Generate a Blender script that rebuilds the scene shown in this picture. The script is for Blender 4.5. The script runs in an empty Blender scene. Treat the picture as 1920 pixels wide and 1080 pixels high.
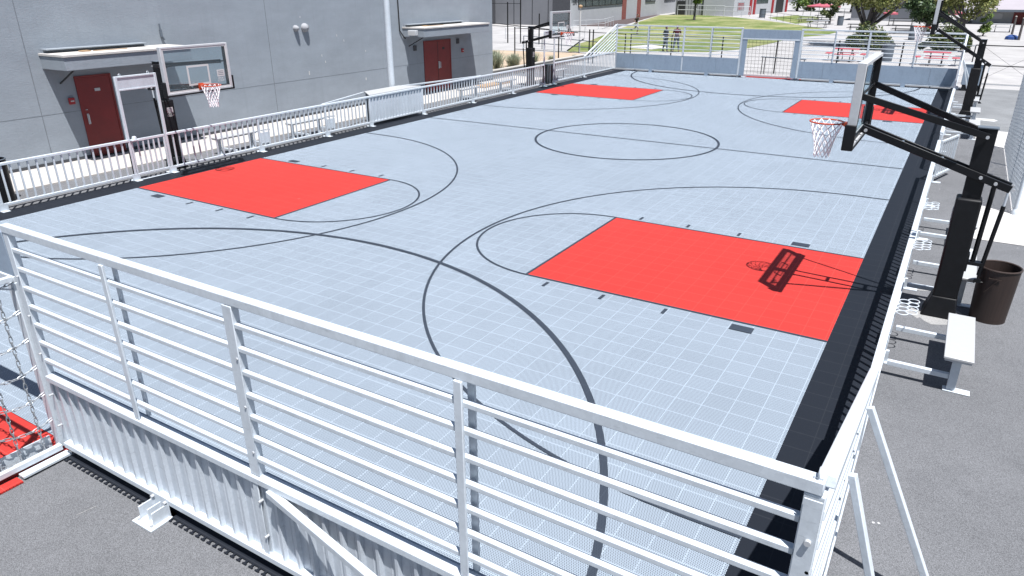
import bpy, math, random
from math import sin, cos, pi, radians, sqrt, atan2
from mathutils import Vector, Matrix
random.seed(7)
SC = bpy.context.scene
COL = SC.collection

# ------------------------------------------------------------------ materials
K = .56      # the photograph is exposed bright: colours stay real-world dark, the exposure does the rest
def kk(c): return tuple(x*K for x in c)
def new_mat(name):
    m = bpy.data.materials.new(name); m.use_nodes = True
    nt = m.node_tree
    return m, nt, nt.nodes['Principled BSDF']

class NB:
    """small node-graph helper"""
    def __init__(s, nt): s.nt = nt
    def n(s, t, **k):
        x = s.nt.nodes.new(t)
        for a, b in k.items(): setattr(x, a, b)
        return x
    def link(s, a, b): s.nt.links.new(a, b)
    def val(s, sock, v):
        if hasattr(v, 'is_output'): s.link(v, sock)
        else: sock.default_value = v
    def m(s, op, a, b=0.0, c=0.0):
        x = s.n('ShaderNodeMath', operation=op)
        s.val(x.inputs[0], a); s.val(x.inputs[1], b); s.val(x.inputs[2], c)
        return x.outputs[0]
    def noise(s, vec, scale, detail=3, rough=.55):
        x = s.n('ShaderNodeTexNoise'); s.link(vec, x.inputs['Vector'])
        x.inputs['Scale'].default_value = scale; x.inputs['Detail'].default_value = detail
        x.inputs['Roughness'].default_value = rough
        return x.outputs['Fac']
    def ramp(s, f, lo, hi, a=0., b=1.):
        x = s.n('ShaderNodeMapRange'); s.link(f, x.inputs[0])
        for i, v in zip((1, 2, 3, 4), (lo, hi, a, b)): x.inputs[i].default_value = v
        return x.outputs[0]
    def mix(s, f, a, b, mode='MIX'):
        x = s.n('ShaderNodeMix', data_type='RGBA', blend_type=mode)
        s.val(x.inputs[0], f)
        for i, v in ((6, a), (7, b)):
            if hasattr(v, 'is_output'): s.link(v, x.inputs[i])
            else: x.inputs[i].default_value = (*v[:3], 1)
        return x.outputs[2]
    def bump(s, h, strength, dist, bsdf):
        x = s.n('ShaderNodeBump'); s.link(h, x.inputs['Height'])
        x.inputs['Strength'].default_value = strength; x.inputs['Distance'].default_value = dist
        s.link(x.outputs[0], bsdf.inputs['Normal'])
    def pos(s): return s.n('ShaderNodeNewGeometry').outputs['Position']

def plain(name, col, rough=.6, metal=0., var=.12, scale=6., col2=None, bump=0., bscale=60, spec=.5, streak=None):
    m, nt, b = new_mat(name); g = NB(nt); col = kk(col); col2 = kk(col2) if col2 else None
    p = g.n('ShaderNodeTexCoord').outputs['Object']
    if streak:
        mp = g.n('ShaderNodeMapping'); g.link(p, mp.inputs[0]); mp.inputs['Scale'].default_value = streak; p = mp.outputs[0]
    f = g.noise(p, scale, 5, .6)
    c2 = col2 or tuple(min(1, c*(1-var*2)) for c in col)
    g.link(g.mix(g.ramp(f, .35, .68), col, c2), b.inputs['Base Color'])
    b.inputs['Roughness'].default_value = rough; b.inputs['Metallic'].default_value = metal
    b.inputs['Specular IOR Level'].default_value = spec
    if bump: g.bump(g.noise(p, bscale, 4), bump, .01, b)
    return m

def tile_mat(name, col, hole, seam_k=.18, specks=.6):
    """interlocking sports tiles: 12 inch tiles, bright seams, a lattice of small drain holes"""
    m, nt, b = new_mat(name); g = NB(nt); col = kk(col)
    pos = g.pos(); sep = g.n('ShaderNodeSeparateXYZ'); g.link(pos, sep.inputs[0])
    X, Y = sep.outputs[0], sep.outputs[1]
    T = .3048
    tx = g.m('DIVIDE', X, T); ty = g.m('DIVIDE', Y, T)
    fx = g.m('FRACT', g.m('ADD', tx, 500.)); fy = g.m('FRACT', g.m('ADD', ty, 500.))
    ex = g.m('ABSOLUTE', g.m('SUBTRACT', fx, .5)); ey = g.m('ABSOLUTE', g.m('SUBTRACT', fy, .5))
    seam = g.m('MAXIMUM', g.ramp(ex, .487, .491), g.ramp(ey, .478, .484))
    # rows of holes, each second row shifted by half a hole
    q = 19.
    hx = g.m('MULTIPLY', fx, q); hy = g.m('MULTIPLY', fy, q)
    row = g.m('MODULO', g.m('FLOOR', hy), 2.)
    hx2 = g.m('FRACT', g.m('ADD', hx, g.m('MULTIPLY', row, .5)))
    ax = g.m('ABSOLUTE', g.m('SUBTRACT', hx2, .5)); ay = g.m('ABSOLUTE', g.m('SUBTRACT', g.m('FRACT', hy), .5))
    d = g.m('SQRT', g.m('ADD', g.m('MULTIPLY', ax, ax), g.m('MULTIPLY', ay, ay)))
    hm = g.ramp(d, .31, .40, 1., 0.)
    hm = g.m('MULTIPLY', hm, g.m('SUBTRACT', 1., seam))
    cell = g.n('ShaderNodeCombineXYZ'); g.link(g.m('FLOOR', tx), cell.inputs[0]); g.link(g.m('FLOOR', ty), cell.inputs[1])
    wn = g.n('ShaderNodeTexWhiteNoise'); g.link(cell.outputs[0], wn.inputs[0])
    var = g.ramp(wn.outputs[0], 0, 1, .965, 1.03)
    big = g.ramp(g.noise(pos, .35, 4, .6), .3, .7, .95, 1.04)
    dirt = g.ramp(g.noise(pos, 2.6, 6, .7), .62, .8, 0., .22)
    base = g.mix(1., col, g.n('ShaderNodeRGB').outputs[0], 'MULTIPLY')
    base.node.inputs[7].links[0].from_node.outputs[0].default_value = (1, 1, 1, 1)
    vv = g.m('MULTIPLY', var, big)
    cc = g.n('ShaderNodeCombineXYZ')
    for i in range(3): g.link(vv, cc.inputs[i])
    c = g.mix(1., base, cc.outputs[0], 'MULTIPLY')
    c = g.mix(dirt, c, tuple(x*.8+.02 for x in col))
    c = g.mix(g.m('MULTIPLY', seam, seam_k), c, tuple(min(.95, x*1.32+.012) for x in col))
    # pale scuffs and specks of litter left on the tiles
    mp = g.n('ShaderNodeMapping'); g.link(pos, mp.inputs[0]); mp.inputs['Rotation'].default_value = (0, 0, .6); mp.inputs['Scale'].default_value = (.6, 3.2, 1)
    sc = g.ramp(g.noise(mp.outputs[0], 1.5, 6, .75), .64, .82, 0., .13)
    c = g.mix(sc, c, tuple(min(.95, x*1.25+.05) for x in col))
    c = g.mix(g.m('MULTIPLY', hm, hole), c, (.01, .013, .02))
    vo = g.n('ShaderNodeTexVoronoi'); g.link(pos, vo.inputs['Vector']); vo.inputs['Scale'].default_value = 1.1
    sel = g.n('ShaderNodeSeparateColor'); g.link(vo.outputs['Color'], sel.inputs[0])
    chip = g.m('MULTIPLY', g.ramp(vo.outputs['Distance'], .012, .022, 1., 0.), g.ramp(sel.outputs[0], .70, .72))
    c = g.mix(g.m('MULTIPLY', chip, specks), c, (.48, .48, .48))
    g.link(c, b.inputs['Base Color'])
    b.inputs['Roughness'].default_value = .6
    b.inputs['Specular IOR Level'].default_value = .12
    return m

def ground_mat(name, col, col2, speck=.5, patch=.25, crack=False, sscale=140.):
    m, nt, b = new_mat(name); g = NB(nt); pos = g.pos(); col = kk(col); col2 = kk(col2)
    f1 = g.ramp(g.noise(pos, sscale, 2, .7), .3, .7, 1-speck, 1+speck)
    f2 = g.ramp(g.noise(pos, .55, 5, .65), .3, .72, 1-patch, 1+patch)
    vv = g.m('MULTIPLY', f1, f2)
    cc = g.n('ShaderNodeCombineXYZ')
    for i in range(3): g.link(vv, cc.inputs[i])
    base = g.mix(g.ramp(g.noise(pos, 1.7, 6, .7), .52, .75), col, col2)
    c = g.mix(1., base, cc.outputs[0], 'MULTIPLY')
    # pale chips and stains
    vo = g.n('ShaderNodeTexVoronoi'); g.link(pos, vo.inputs['Vector']); vo.inputs['Scale'].default_value = 2.3
    chip = g.ramp(vo.outputs['Distance'], .02, .035, 1., 0.)
    c = g.mix(g.m('MULTIPLY', chip, .8), c, (.45, .45, .45))
    stn = g.ramp(g.noise(pos, .9, 7, .75), .60, .78, 0., .35)
    c = g.mix(stn, c, tuple(min(.8, x*1.5) for x in col))
    oil = g.ramp(g.noise(pos, 1.3, 4, .6), .24, .36, .3, 0.)
    c = g.mix(oil, c, tuple(x*.6 for x in col))
    g.link(c, b.inputs['Base Color']); b.inputs['Roughness'].default_value = .9
    b.inputs['Specular IOR Level'].default_value = .2
    g.bump(g.noise(pos, sscale, 3, .7), .5, .006, b)
    return m

def galv_mat(name, col=(.90, .975, 1.05), metal=.12, rough=.42):
    m, nt, b = new_mat(name); g = NB(nt); p = g.pos(); col = kk(col)
    vo = g.n('ShaderNodeTexVoronoi'); g.link(p, vo.inputs['Vector']); vo.inputs['Scale'].default_value = 34.
    sp = g.n('ShaderNodeSeparateColor'); g.link(vo.outputs['Color'], sp.inputs[0])
    f = g.ramp(sp.outputs[0], 0, 1, .95, 1.03)
    mp = g.n('ShaderNodeMapping'); g.link(p, mp.inputs[0]); mp.inputs['Scale'].default_value = (1, 1, .35)
    stain = g.ramp(g.noise(mp.outputs[0], 7., 6, .7), .5, .74)
    fl = g.ramp(g.noise(p, 1.3, 4, .6), .3, .7, .93, 1.05)
    vv = g.m('MULTIPLY', f, fl); cc = g.n('ShaderNodeCombineXYZ')
    for i in range(3): g.link(vv, cc.inputs[i])
    c = g.mix(1., col, cc.outputs[0], 'MULTIPLY')
    c = g.mix(g.m('MULTIPLY', stain, .5), c, tuple(x*.68 for x in col))
    m3 = g.n('ShaderNodeMapping'); g.link(p, m3.inputs[0]); m3.inputs['Scale'].default_value = (.45, .8, 2.2)
    drip = g.ramp(g.noise(m3.outputs[0], 13., 5, .75), .60, .70)
    c = g.mix(g.m('MULTIPLY', drip, .6), c, tuple(x*.60 for x in col))
    m4 = g.n('ShaderNodeMapping'); g.link(p, m4.inputs[0]); m4.inputs['Scale'].default_value = (1., 1., .3)
    pale = g.ramp(g.noise(m4.outputs[0], 22., 4, .7), .62, .72, 0., .5)
    c = g.mix(pale, c, tuple(min(.7, x*1.12) for x in col))
    g.link(c, b.inputs['Base Color'])
    b.inputs['Metallic'].default_value = metal
    g.link(g.ramp(stain, 0, 1, rough, rough+.2), b.inputs['Roughness'])
    g.bump(g.noise(p, 45., 4), .15, .004, b)
    return m

def stucco_mat(name, col):
    m, nt, b = new_mat(name); g = NB(nt); pos = g.pos(); col = kk(col)
    mp = g.n('ShaderNodeMapping'); g.link(pos, mp.inputs[0]); mp.inputs['Scale'].default_value = (1, .7, 1.8)
    f = g.ramp(g.noise(mp.outputs[0], 1.1, 7, .68), .3, .75)
    c = g.mix(f, tuple(x*1.06 for x in col), tuple(x*.86 for x in col))
    st = g.n('ShaderNodeMapping'); g.link(pos, st.inputs[0]); st.inputs['Scale'].default_value = (2, 3.5, .25)
    s2 = g.ramp(g.noise(st.outputs[0], 1.6, 5, .7), .52, .8, 0, .45)
    c = g.mix(s2, c, tuple(x*.8 for x in col))
    g.link(c, b.inputs['Base Color']); b.inputs['Roughness'].default_value = .9
    b.inputs['Specular IOR Level'].default_value = .2
    g.bump(g.m('ADD', g.noise(mp.outputs[0], 16., 6, .7), g.m('MULTIPLY', g.noise(pos, 90., 4), .5)), .30, .02, b)
    return m

def leaf_mat(name, cols):
    m, nt, b = new_mat(name); g = NB(nt); cols = [tuple(x*K*1.5 for x in c) for c in cols]
    geo = g.n('ShaderNodeNewGeometry')
    r = g.n('ShaderNodeValToRGB'); g.link(geo.outputs['Random Per Island'], r.inputs[0])
    el = r.color_ramp.elements
    while len(el) < len(cols): el.new(.5)
    for i, c in enumerate(cols): el[i].position = i/(len(cols)-1); el[i].color = (*c, 1)
    g.link(r.outputs[0], b.inputs['Base Color']); b.inputs['Roughness'].default_value = .55
    tr = g.n('ShaderNodeBsdfTranslucent'); g.link(r.outputs[0], tr.inputs[0])
    mx = g.n('ShaderNodeMixShader'); mx.inputs[0].default_value = .3
    g.link(b.outputs[0], mx.inputs[1]); g.link(tr.outputs[0], mx.inputs[2])
    g.link(mx.outputs[0], nt.nodes['Material Output'].inputs['Surface'])
    return m

def glass_mat(name, tint, gloss=.12, keep=.8):
    m, nt, b = new_mat(name); g = NB(nt)
    t = g.n('ShaderNodeBsdfTransparent'); t.inputs[0].default_value = (*tint, 1)
    gl = g.n('ShaderNodeBsdfGlossy'); gl.inputs['Roughness'].default_value = .03
    d = g.n('ShaderNodeBsdfDiffuse'); d.inputs[0].default_value = (.5, .6, .65, 1)
    m1 = g.n('ShaderNodeMixShader'); m1.inputs[0].default_value = 1-keep
    g.link(t.outputs[0], m1.inputs[1]); g.link(d.outputs[0], m1.inputs[2])
    m2 = g.n('ShaderNodeMixShader'); m2.inputs[0].default_value = gloss
    g.link(m1.outputs[0], m2.inputs[1]); g.link(gl.outputs[0], m2.inputs[2])
    g.link(m2.outputs[0], nt.nodes['Material Output'].inputs['Surface'])
    return m

M = {}
M['grey_tile'] = tile_mat('grey_tile', (.485, .57, .665), .93, .10)
M['red_tile'] = tile_mat('red_tile', (.77, .060, .046), .5, .60, .3)
M['black_tile'] = tile_mat('black_tile', (.020, .024, .032), .8, .5, .8)
M['line_tile'] = tile_mat('line_tile', (.062, .078, .105), .6, .05, 0)
M['asphalt'] = ground_mat('asphalt', (.20, .204, .216), (.165, .169, .18), .6, .12, sscale=150.)
M['paving'] = ground_mat('paving', (.525, .512, .508), (.45, .438, .435), .08, .16, sscale=60)
M['walk'] = ground_mat('walk', (.66, .625, .59), (.55, .52, .49), .08, .12, sscale=80)
M['pad_pale'] = ground_mat('pad_pale', (.72, .70, .68), (.66, .64, .62), .08, .06)
M['patch'] = ground_mat('patch', (.42, .415, .41), (.30, .30, .305), .35, .25, sscale=70.)
M['pad_grey'] = ground_mat('pad_grey', (.42, .43, .44), (.36, .37, .39), .12, .12)
M['pad_mid'] = ground_mat('pad_mid', (.27, .28, .29), (.22, .225, .235), .2, .2)
M['tan_soil'] = ground_mat('tan_soil', (.58, .45, .33), (.60, .54, .46), .15, .2, sscale=40)
M['brown_walk'] = ground_mat('brown_walk', (.13, .10, .10), (.11, .09, .09), .1, .1)
M['paint_white'] = plain('paint_white', (.8, .8, .8), .6)
M['galv'] = galv_mat('galv')
M['galv_panel'] = galv_mat('galv_panel', (.86, .935, 1.02), .2, .4)
M['sheet'] = galv_mat('sheet', (.42, .52, .645), .1, .5)
M['alu'] = plain('alu', (.78, .80, .83), .4, .1, .05, 12)
M['bench_top'] = plain('bench_top', (.70, .71, .72), .45, .15, .04, 9, streak=(1, 12, 1))
M['black'] = plain('black', (.008, .009, .012), .42, 0, .2, 5, spec=.3)
M['pad_black'] = plain('pad_black', (.011, .012, .015), .55, 0, .2, 7, bump=.25, bscale=9, spec=.25)
M['bolt'] = plain('bolt', (.8, .82, .85), .35, .2, .05)
M['glass'] = glass_mat('glass', (.86, .92, .94), gloss=.06, keep=.97)
M['white'] = plain('white', (.78, .78, .78), .5, 0, .03)
M['orange'] = plain('orange', (.80, .10, .025), .4, 0, .1)
M['net_white'] = plain('net_white', (1.4, 1.42, 1.45), .8, 0, .03)
M['net_black'] = plain('net_black', (.02, .02, .025), .8, 0, .03)
M['chain'] = plain('chain', (.62, .66, .70), .3, .5, .1, 40)
M['stucco'] = stucco_mat('stucco', (.425, .474, .530))
M['stucco_trim'] = stucco_mat('stucco_trim', (.41, .455, .508))
M['joint'] = plain('joint', (.28, .315, .355), .9)
M['roof_white'] = ground_mat('roof_white', (.75, .72, .69), (.62, .59, .56), .1, .15, sscale=40)
M['door_red'] = plain('door_red', (.30, .020, .020), .5, 0, .12, 2)
M['brick_red'] = plain('brick_red', (.42, .12, .10), .7, 0, .1, 2)
M['red_paint'] = plain('red_paint', (.55, .03, .04), .5, 0, .1, 3)
M['red_fabric'] = plain('red_fabric', (.62, .13, .18), .7, 0, .1, 2)
M['red_top'] = plain('red_top', (.66, .08, .12), .5, 0, .12, 4)
M['barrel'] = plain('barrel', (.040, .024, .020), .6, .1, .2, 3, col2=(.058, .036, .029), streak=(14, 14, .25))
M['barrel_rim'] = plain('barrel_rim', (.14, .10, .085), .4, .5, .2, 12)
M['dark'] = plain('dark', (.03, .032, .036), .6)
M['panel_grey'] = plain('panel_grey', (.30, .31, .34), .8, 0, .06, .6)
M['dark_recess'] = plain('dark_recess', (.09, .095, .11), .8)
M['wall_white'] = plain('wall_white', (.66, .68, .71), .8, 0, .04, .8)
M['wall_mid'] = plain('wall_mid', (.46, .47, .50), .8, 0, .05, .8)
M['slat_grey'] = plain('slat_grey', (.78, .84, .90), .6, 0, .06, 2)
M['roof_lav'] = plain('roof_lav', (.50, .46, .50), .8, 0, .06, .3)
M['window'] = plain('window', (.035, .06, .06), .15, 0, .5, 1.2, col2=(.09, .13, .125))
M['concrete'] = plain('concrete', (.62, .59, .55), .9, 0, .1, 2)
M['bark'] = plain('bark', (.17, .15, .15), .9, 0, .2, 3, streak=(6, 6, 1), bump=.6, bscale=6)
M['leaf_yellow'] = leaf_mat('leaf_yellow', [(.06, .085, .03), (.22, .25, .08), (.40, .42, .14), (.58, .56, .26)])
M['leaf_dark'] = leaf_mat('leaf_dark', [(.03, .06, .025), (.06, .115, .045), (.11, .17, .07), (.19, .25, .11)])
M['leaf_bright'] = leaf_mat('leaf_bright', [(.07, .14, .03), (.17, .26, .06), (.30, .38, .10)])
M['leaf_shrub'] = leaf_mat('leaf_shrub', [(.025, .05, .02), (.06, .10, .035), (.12, .15, .05), (.22, .22, .08)])
M['leaf_sage'] = leaf_mat('leaf_sage', [(.22, .26, .19), (.32, .36, .26), (.45, .46, .33)])
M['grille_blue'] = plain('grille_blue', (.03, .09, .32), .5)
M['timber'] = plain('timber', (.62, .40, .22), .7, 0, .1, 3)
M['bin_grey'] = plain('bin_grey', (.20, .24, .29), .6, .2, .08, 4)
M['skin'] = plain('skin', (.36, .20, .14), .6, 0, .04)
M['hair'] = plain('hair', (.012, .010, .010), .6)
M['cloth_navy'] = plain('cloth_navy', (.045, .055, .075), .85)
M['cloth_jeans'] = plain('cloth_jeans', (.12, .16, .21), .85)
M['cloth_black'] = plain('cloth_black', (.018, .018, .022), .85)
M['cloth_maroon'] = plain('cloth_maroon', (.11, .016, .025), .85)
M['cloth_red'] = plain('cloth_red', (.60, .04, .05), .8)
M['cloth_white'] = plain('cloth_white', (.72, .72, .74), .85)

def lawn_mat():
    m, nt, b = new_mat('lawn'); g = NB(nt); pos = g.pos()
    mp = g.n('ShaderNodeMapping'); g.link(pos, mp.inputs[0]); mp.inputs['Scale'].default_value = (1, .8, 1)
    a = g.ramp(g.noise(mp.outputs[0], .17, 7, .75), .43, .60)
    f = g.ramp(g.noise(pos, 9., 4, .8), .25, .75)
    c = g.mix(f, kk((.11, .165, .045)), kk((.22, .29, .085)))
    c = g.mix(g.m('MULTIPLY', a, .85), c, kk((.44, .42, .22)))
    g.link(c, b.inputs['Base Color']); b.inputs['Roughness'].default_value = .95
    b.inputs['Specular IOR Level'].default_value = .1
    g.bump(g.noise(pos, 14., 4, .8), .8, .05, b)
    return m
M['lawn'] = lawn_mat()

# ------------------------------------------------------------------ mesh builder
class MB:
    def __init__(s): s.v = []; s.f = []
    def add(s, vs, fs):
        o = len(s.v); s.v += [tuple(x) for x in vs]; s.f += [tuple(i+o for i in f) for f in fs]; return s
    def box(s, x0, y0, z0, x1, y1, z1):
        return s.add([(x0,y0,z0),(x1,y0,z0),(x1,y1,z0),(x0,y1,z0),(x0,y0,z1),(x1,y0,z1),(x1,y1,z1),(x0,y1,z1)],
                     [(0,3,2,1),(4,5,6,7),(0,1,5,4),(1,2,6,5),(2,3,7,6),(3,0,4,7)])
    def cbox(s, c, d): 
        return s.box(*(c[i]-d[i]/2 for i in range(3)), *(c[i]+d[i]/2 for i in range(3)))
    def bar(s, p, q, w, h, up=(0, 0, 1)):
        p = Vector(p); q = Vector(q); a = (q-p).normalized(); up = Vector(up)
        r = a.cross(up)
        if r.length < 1e-4: r = a.cross(Vector((1, 0, 0)))
        r.normalize(); u = r.cross(a)
        vs = [b + r*(w/2*i) + u*(h/2*j) for b in (p, q) for i, j in ((-1,-1),(1,-1),(1,1),(-1,1))]
        return s.add(vs, [(0,1,2,3),(7,6,5,4),(0,4,5,1),(1,5,6,2),(2,6,7,3),(3,7,4,0)])
    def path(s, pts, radii, n=8, cap=True, closed=False):
        pts = [Vector(p) for p in pts]; k = len(pts)
        if not hasattr(radii, '__len__'): radii = [radii]*k
        base = len(s.v); prev = None
        for i, p in enumerate(pts):
            if closed: t = pts[(i+1) % k]-pts[i-1]
            else: t = pts[min(i+1, k-1)]-pts[max(i-1, 0)]
            t.normalize()
            if prev is None:
                r = t.cross(Vector((0, 0, 1)))
                if r.length < .05: r = t.cross(Vector((1, 0, 0)))
            else: r = prev - t*prev.dot(t)
            r.normalize(); prev = r; u = t.cross(r)
            for j in range(n):
                a = 2*pi*j/n; s.v.append(tuple(p + (r*cos(a)+u*sin(a))*radii[i]))
        for i in range(k if closed else k-1):
            i2 = (i+1) % k
            for j in range(n):
                j2 = (j+1) % n
                s.f.append((base+i*n+j, base+i*n+j2, base+i2*n+j2, base+i2*n+j))
        if cap and not closed:
            s.f.append(tuple(base+j for j in reversed(range(n)))); s.f.append(tuple(base+(k-1)*n+j for j in range(n)))
        return s
    def tube(s, p, q, r, n=8, r2=None): return s.path([p, q], [r, r if r2 is None else r2], n)
    def ring(s, c, R, r, n=24, m=6, axis='z', sx=1., sy=1.):
        pts = []
        for i in range(n):
            a = 2*pi*i/n; x, y = R*cos(a)*sx, R*sin(a)*sy
            pts.append((c[0]+x, c[1]+y, c[2]) if axis == 'z' else (c[0], c[1]+x, c[2]+y) if axis == 'x' else (c[0]+x, c[1], c[2]+y))
        return s.path(pts, r, m, closed=True)
    def lathe(s, prof, c=(0, 0, 0), n=24, cap0=False, cap1=False):
        base = len(s.v); k = len(prof)
        for r, z in prof:
            for j in range(n):
                a = 2*pi*j/n; s.v.append((c[0]+r*cos(a), c[1]+r*sin(a), c[2]+z))
        for i in range(k-1):
            for j in range(n):
                j2 = (j+1) % n; s.f.append((base+i*n+j, base+i*n+j2, base+(i+1)*n+j2, base+(i+1)*n+j))
        if cap0: s.f.append(tuple(base+j for j in reversed(range(n))))
        if cap1: s.f.append(tuple(base+(k-1)*n+j for j in range(n)))
        return s
    def prism(s, poly, z0, z1):
        n = len(poly)
        vs = [(x, y, z0) for x, y in poly]+[(x, y, z1) for x, y in poly]
        return s.add(vs, [tuple(reversed(range(n))), tuple(range(n, 2*n))]+[(i, (i+1) % n, (i+1) % n+n, i+n) for i in range(n)])
    def sheet(s, poly, z): 
        return s.add([(x, y, z) for x, y in poly], [tuple(range(len(poly)))])
    def strip(s, pts, w, z, closed=False):
        pts = [Vector((p[0], p[1], 0)) for p in pts]; k = len(pts); base = len(s.v)
        for i, p in enumerate(pts):
            t = (pts[(i+1) % k]-pts[i-1]) if closed else (pts[min(i+1, k-1)]-pts[max(i-1, 0)])
            t.normalize(); nrm = Vector((-t.y, t.x, 0))
            for sg in (1, -1):
                q = p+nrm*(w/2*sg); s.v.append((q.x, q.y, z))
        for i in range(k if closed else k-1):
            j = (i+1) % k
            s.f.append((base+2*i, base+2*i+1, base+2*j+1, base+2*j))
        return s
    def leaf(s, c, d, size):
        """a bent leaf-shaped quad"""
        d = Vector(d).normalized(); r = d.cross(Vector((random.uniform(-1,1), random.uniform(-1,1), random.uniform(-1,1))))
        if r.length < .01: r = Vector((1, 0, 0))
        r.normalize(); c = Vector(c)
        return s.add([c-d*size*.5, c+r*size*.32, c+d*size*.5, c-r*size*.32], [(0, 1, 2, 3)])
    def xf(s, mat):
        s.v = [tuple(mat @ Vector(p)) for p in s.v]; return s

ROOTLOC = {}
def put(o):
    COL.objects.link(o); return o
def tag(o, label=None, cat=None, group=None, kind=None):
    if label: o['label'] = label
    if cat: o['category'] = cat
    if group: o['group'] = group
    if kind: o['kind'] = kind
    return o
def wpos(o):
    v = Vector((0, 0, 0))
    while o is not None: v += o.location; o = o.parent
    return v
def build(name, mb, mat, parent=None, loc=None, bevel=0., smooth=True, label=None):
    """links the collected geometry as one mesh object; vertices are in world space until here"""
    me = bpy.data.meshes.new(name)
    off = wpos(parent) if parent else Vector((0, 0, 0))
    loc = Vector(loc) if loc is not None else Vector((0, 0, 0))
    vs = [tuple(Vector(p)-off-loc) for p in mb.v]
    me.from_pydata(vs, [], mb.f); me.validate(); me.update()
    if smooth and len(me.polygons):
        for p in me.polygons: p.use_smooth = True
        me.set_sharp_from_angle(angle=radians(38))
    me.materials.append(M[mat] if isinstance(mat, str) else mat)
    o = put(bpy.data.objects.new(name, me)); o.location = loc
    if parent: o.parent = parent
    if bevel:
        b = o.modifiers.new('edge', 'BEVEL'); b.width = bevel; b.segments = 2; b.limit_method = 'ANGLE'; b.angle_limit = radians(40)
    if label: o['label'] = label
    return o
def thing(name, label, cat, loc=(0, 0, 0), group=None):
    o = put(bpy.data.objects.new(name, None)); o.location = loc; o.empty_display_size = .2
    return tag(o, label, cat, group)
def bolts(t, segs, r, n=6):
    for p, q in segs: build('bolt', MB().tube(p, q, r, n), 'bolt', t)
def structure(name, mb, mat, **k):
    return tag(build(name, mb, mat, smooth=False, **k), kind='structure')
def copy_tree(o, parent=None, top=True):
    c = o.copy(); COL.objects.link(c)
    if parent: c.parent = parent
    for ch in list(o.children): copy_tree(ch, c, False)
    return c
def text(body, size, loc, rot, mat, parent, name='lettering', depth=.003):
    cu = bpy.data.curves.new(name, 'FONT'); cu.body = body; cu.size = size; cu.extrude = depth
    cu.align_x = 'CENTER'; cu.align_y = 'CENTER'
    t = bpy.data.objects.new(name, cu); COL.objects.link(t)
    dg = bpy.context.evaluated_depsgraph_get()
    me = bpy.data.meshes.new_from_object(t.evaluated_get(dg))
    bpy.data.objects.remove(t)
    me.materials.clear(); me.materials.append(M[mat])
    o = put(bpy.data.objects.new(name, me))
    o.parent = parent; o.location = Vector(loc)-wpos(parent); o.rotation_euler = rot
    return o

def arc(cx, cy, r, a0, a1, n=48):
    return [(cx+r*cos(radians(a0+(a1-a0)*i/n)), cy+r*sin(radians(a0+(a1-a0)*i/n))) for i in range(n+1)]

# ------------------------------------------------------------------ setting: ground and court
XB, LK, KY, KH = 7.655, 4.655, 9.50, 1.83
structure('ground', MB().sheet([(-400, -300), (400, -300), (400, 600), (-400, 600)], -.016), 'asphalt')
structure('paving', MB().sheet([(-60, 19.4), (60, 19.4), (60, 200), (-60, 200)], -.012), 'paving')
mb = MB(); mb.box(-11.72, -24, -.016, -9.75, 12.6, .02); structure('pavement', mb, 'walk')
structure('court_floor', MB().sheet([(-XB, -17.86), (XB, -17.86), (XB, 18.05), (1.5, 18.05), (1.5, 18.2), (-1.5, 18.2), (-1.5, 18.05), (-XB, 18.05)], 0), 'grey_tile')
mb = MB()
for s in (-1, 1): mb.sheet([(s*XB, -17.99), (s*8.28, -17.99), (s*8.28, 18.35), (s*XB, 18.35)][::s], 0.0)
mb.sheet([(-XB, -17.99), (-1.53, -17.99), (-1.53, -17.86), (-XB, -17.86)], 0); mb.sheet([(1.53, -17.99), (XB, -17.99), (XB, -17.86), (1.53, -17.86)], 0)
mb.sheet([(-XB, 18.05), (-1.5, 18.05), (-1.5, 18.35), (-XB, 18.35)], 0); mb.sheet([(1.5, 18.05), (XB, 18.05), (XB, 18.35), (1.5, 18.35)], 0)
structure('court_border', mb, 'black_tile')
# loops along the open edge of the tiles
mb = MB()
for x0, x1 in ((1.56, 8.28), (-8.28, -1.56)):
    x = x0
    while x < x1:
        mb.bar((x, -17.985, -.005), (x, -18.035, -.008), .022, .012); mb.bar((x-.022, -18.032, -.008), (x+.022, -18.032, -.008), .014, .012); x += .0762
    mb.box(x0, -18.0, -.015, x1, -17.985, -.001)
structure('court_edge_trim', mb, 'black_tile')
# keys
mb = MB()
for sx in (-1, 1):
    for sy in (-1, 1):
        x0, x1 = sorted((sx*XB, sx*(XB-LK)))
        mb.sheet([(x0, sy*KY-KH), (x1, sy*KY-KH), (x1, sy*KY+KH), (x0, sy*KY+KH)], .004)
structure('court_keys', mb, 'red_tile')
mb = MB(); Z = .008
for sx in (-1, 1):
    for sy in (-1, 1):
        cy = sy*KY; xf = sx*(XB-LK); w = .042
        z = Z
        mb.strip([(sx*XB, cy-KH), (xf, cy-KH)], w, z); mb.strip([(sx*XB, cy+KH), (xf, cy+KH)], w, z+.0005)
        mb.strip([(xf, cy-KH), (xf, cy+KH)], w, z+.001)
        a0 = 90 if sx > 0 else -90
        mb.strip(arc(xf, cy, KH, a0, a0+180), w, z+.0015)
        c3 = sx*7.19; r3 = 6.11
        mb.strip(arc(c3, cy, r3, a0, a0+180, 90), .044, z+.002)
        for t in (-1, 1):
            mb.strip([(c3, cy+t*r3), (sx*XB, cy+t*r3)], .044, z+.002)
            for xx, ww in ((3.475, .05), (4.455, .05), (5.454, .05), (6.575, .31)):
                yy = cy+t*(KH+.2); mb.box(sx*xx-ww/2, yy-.09, z-.001, sx*xx+ww/2, yy+.09, z+.0002)
mb.strip([(-XB, 0), (XB, 0)], .042, Z+.0025)
mb.strip(arc(0, -.12, 2.78, 0, 360, 96)[:-1], .07, Z+.003, closed=True)
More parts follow.
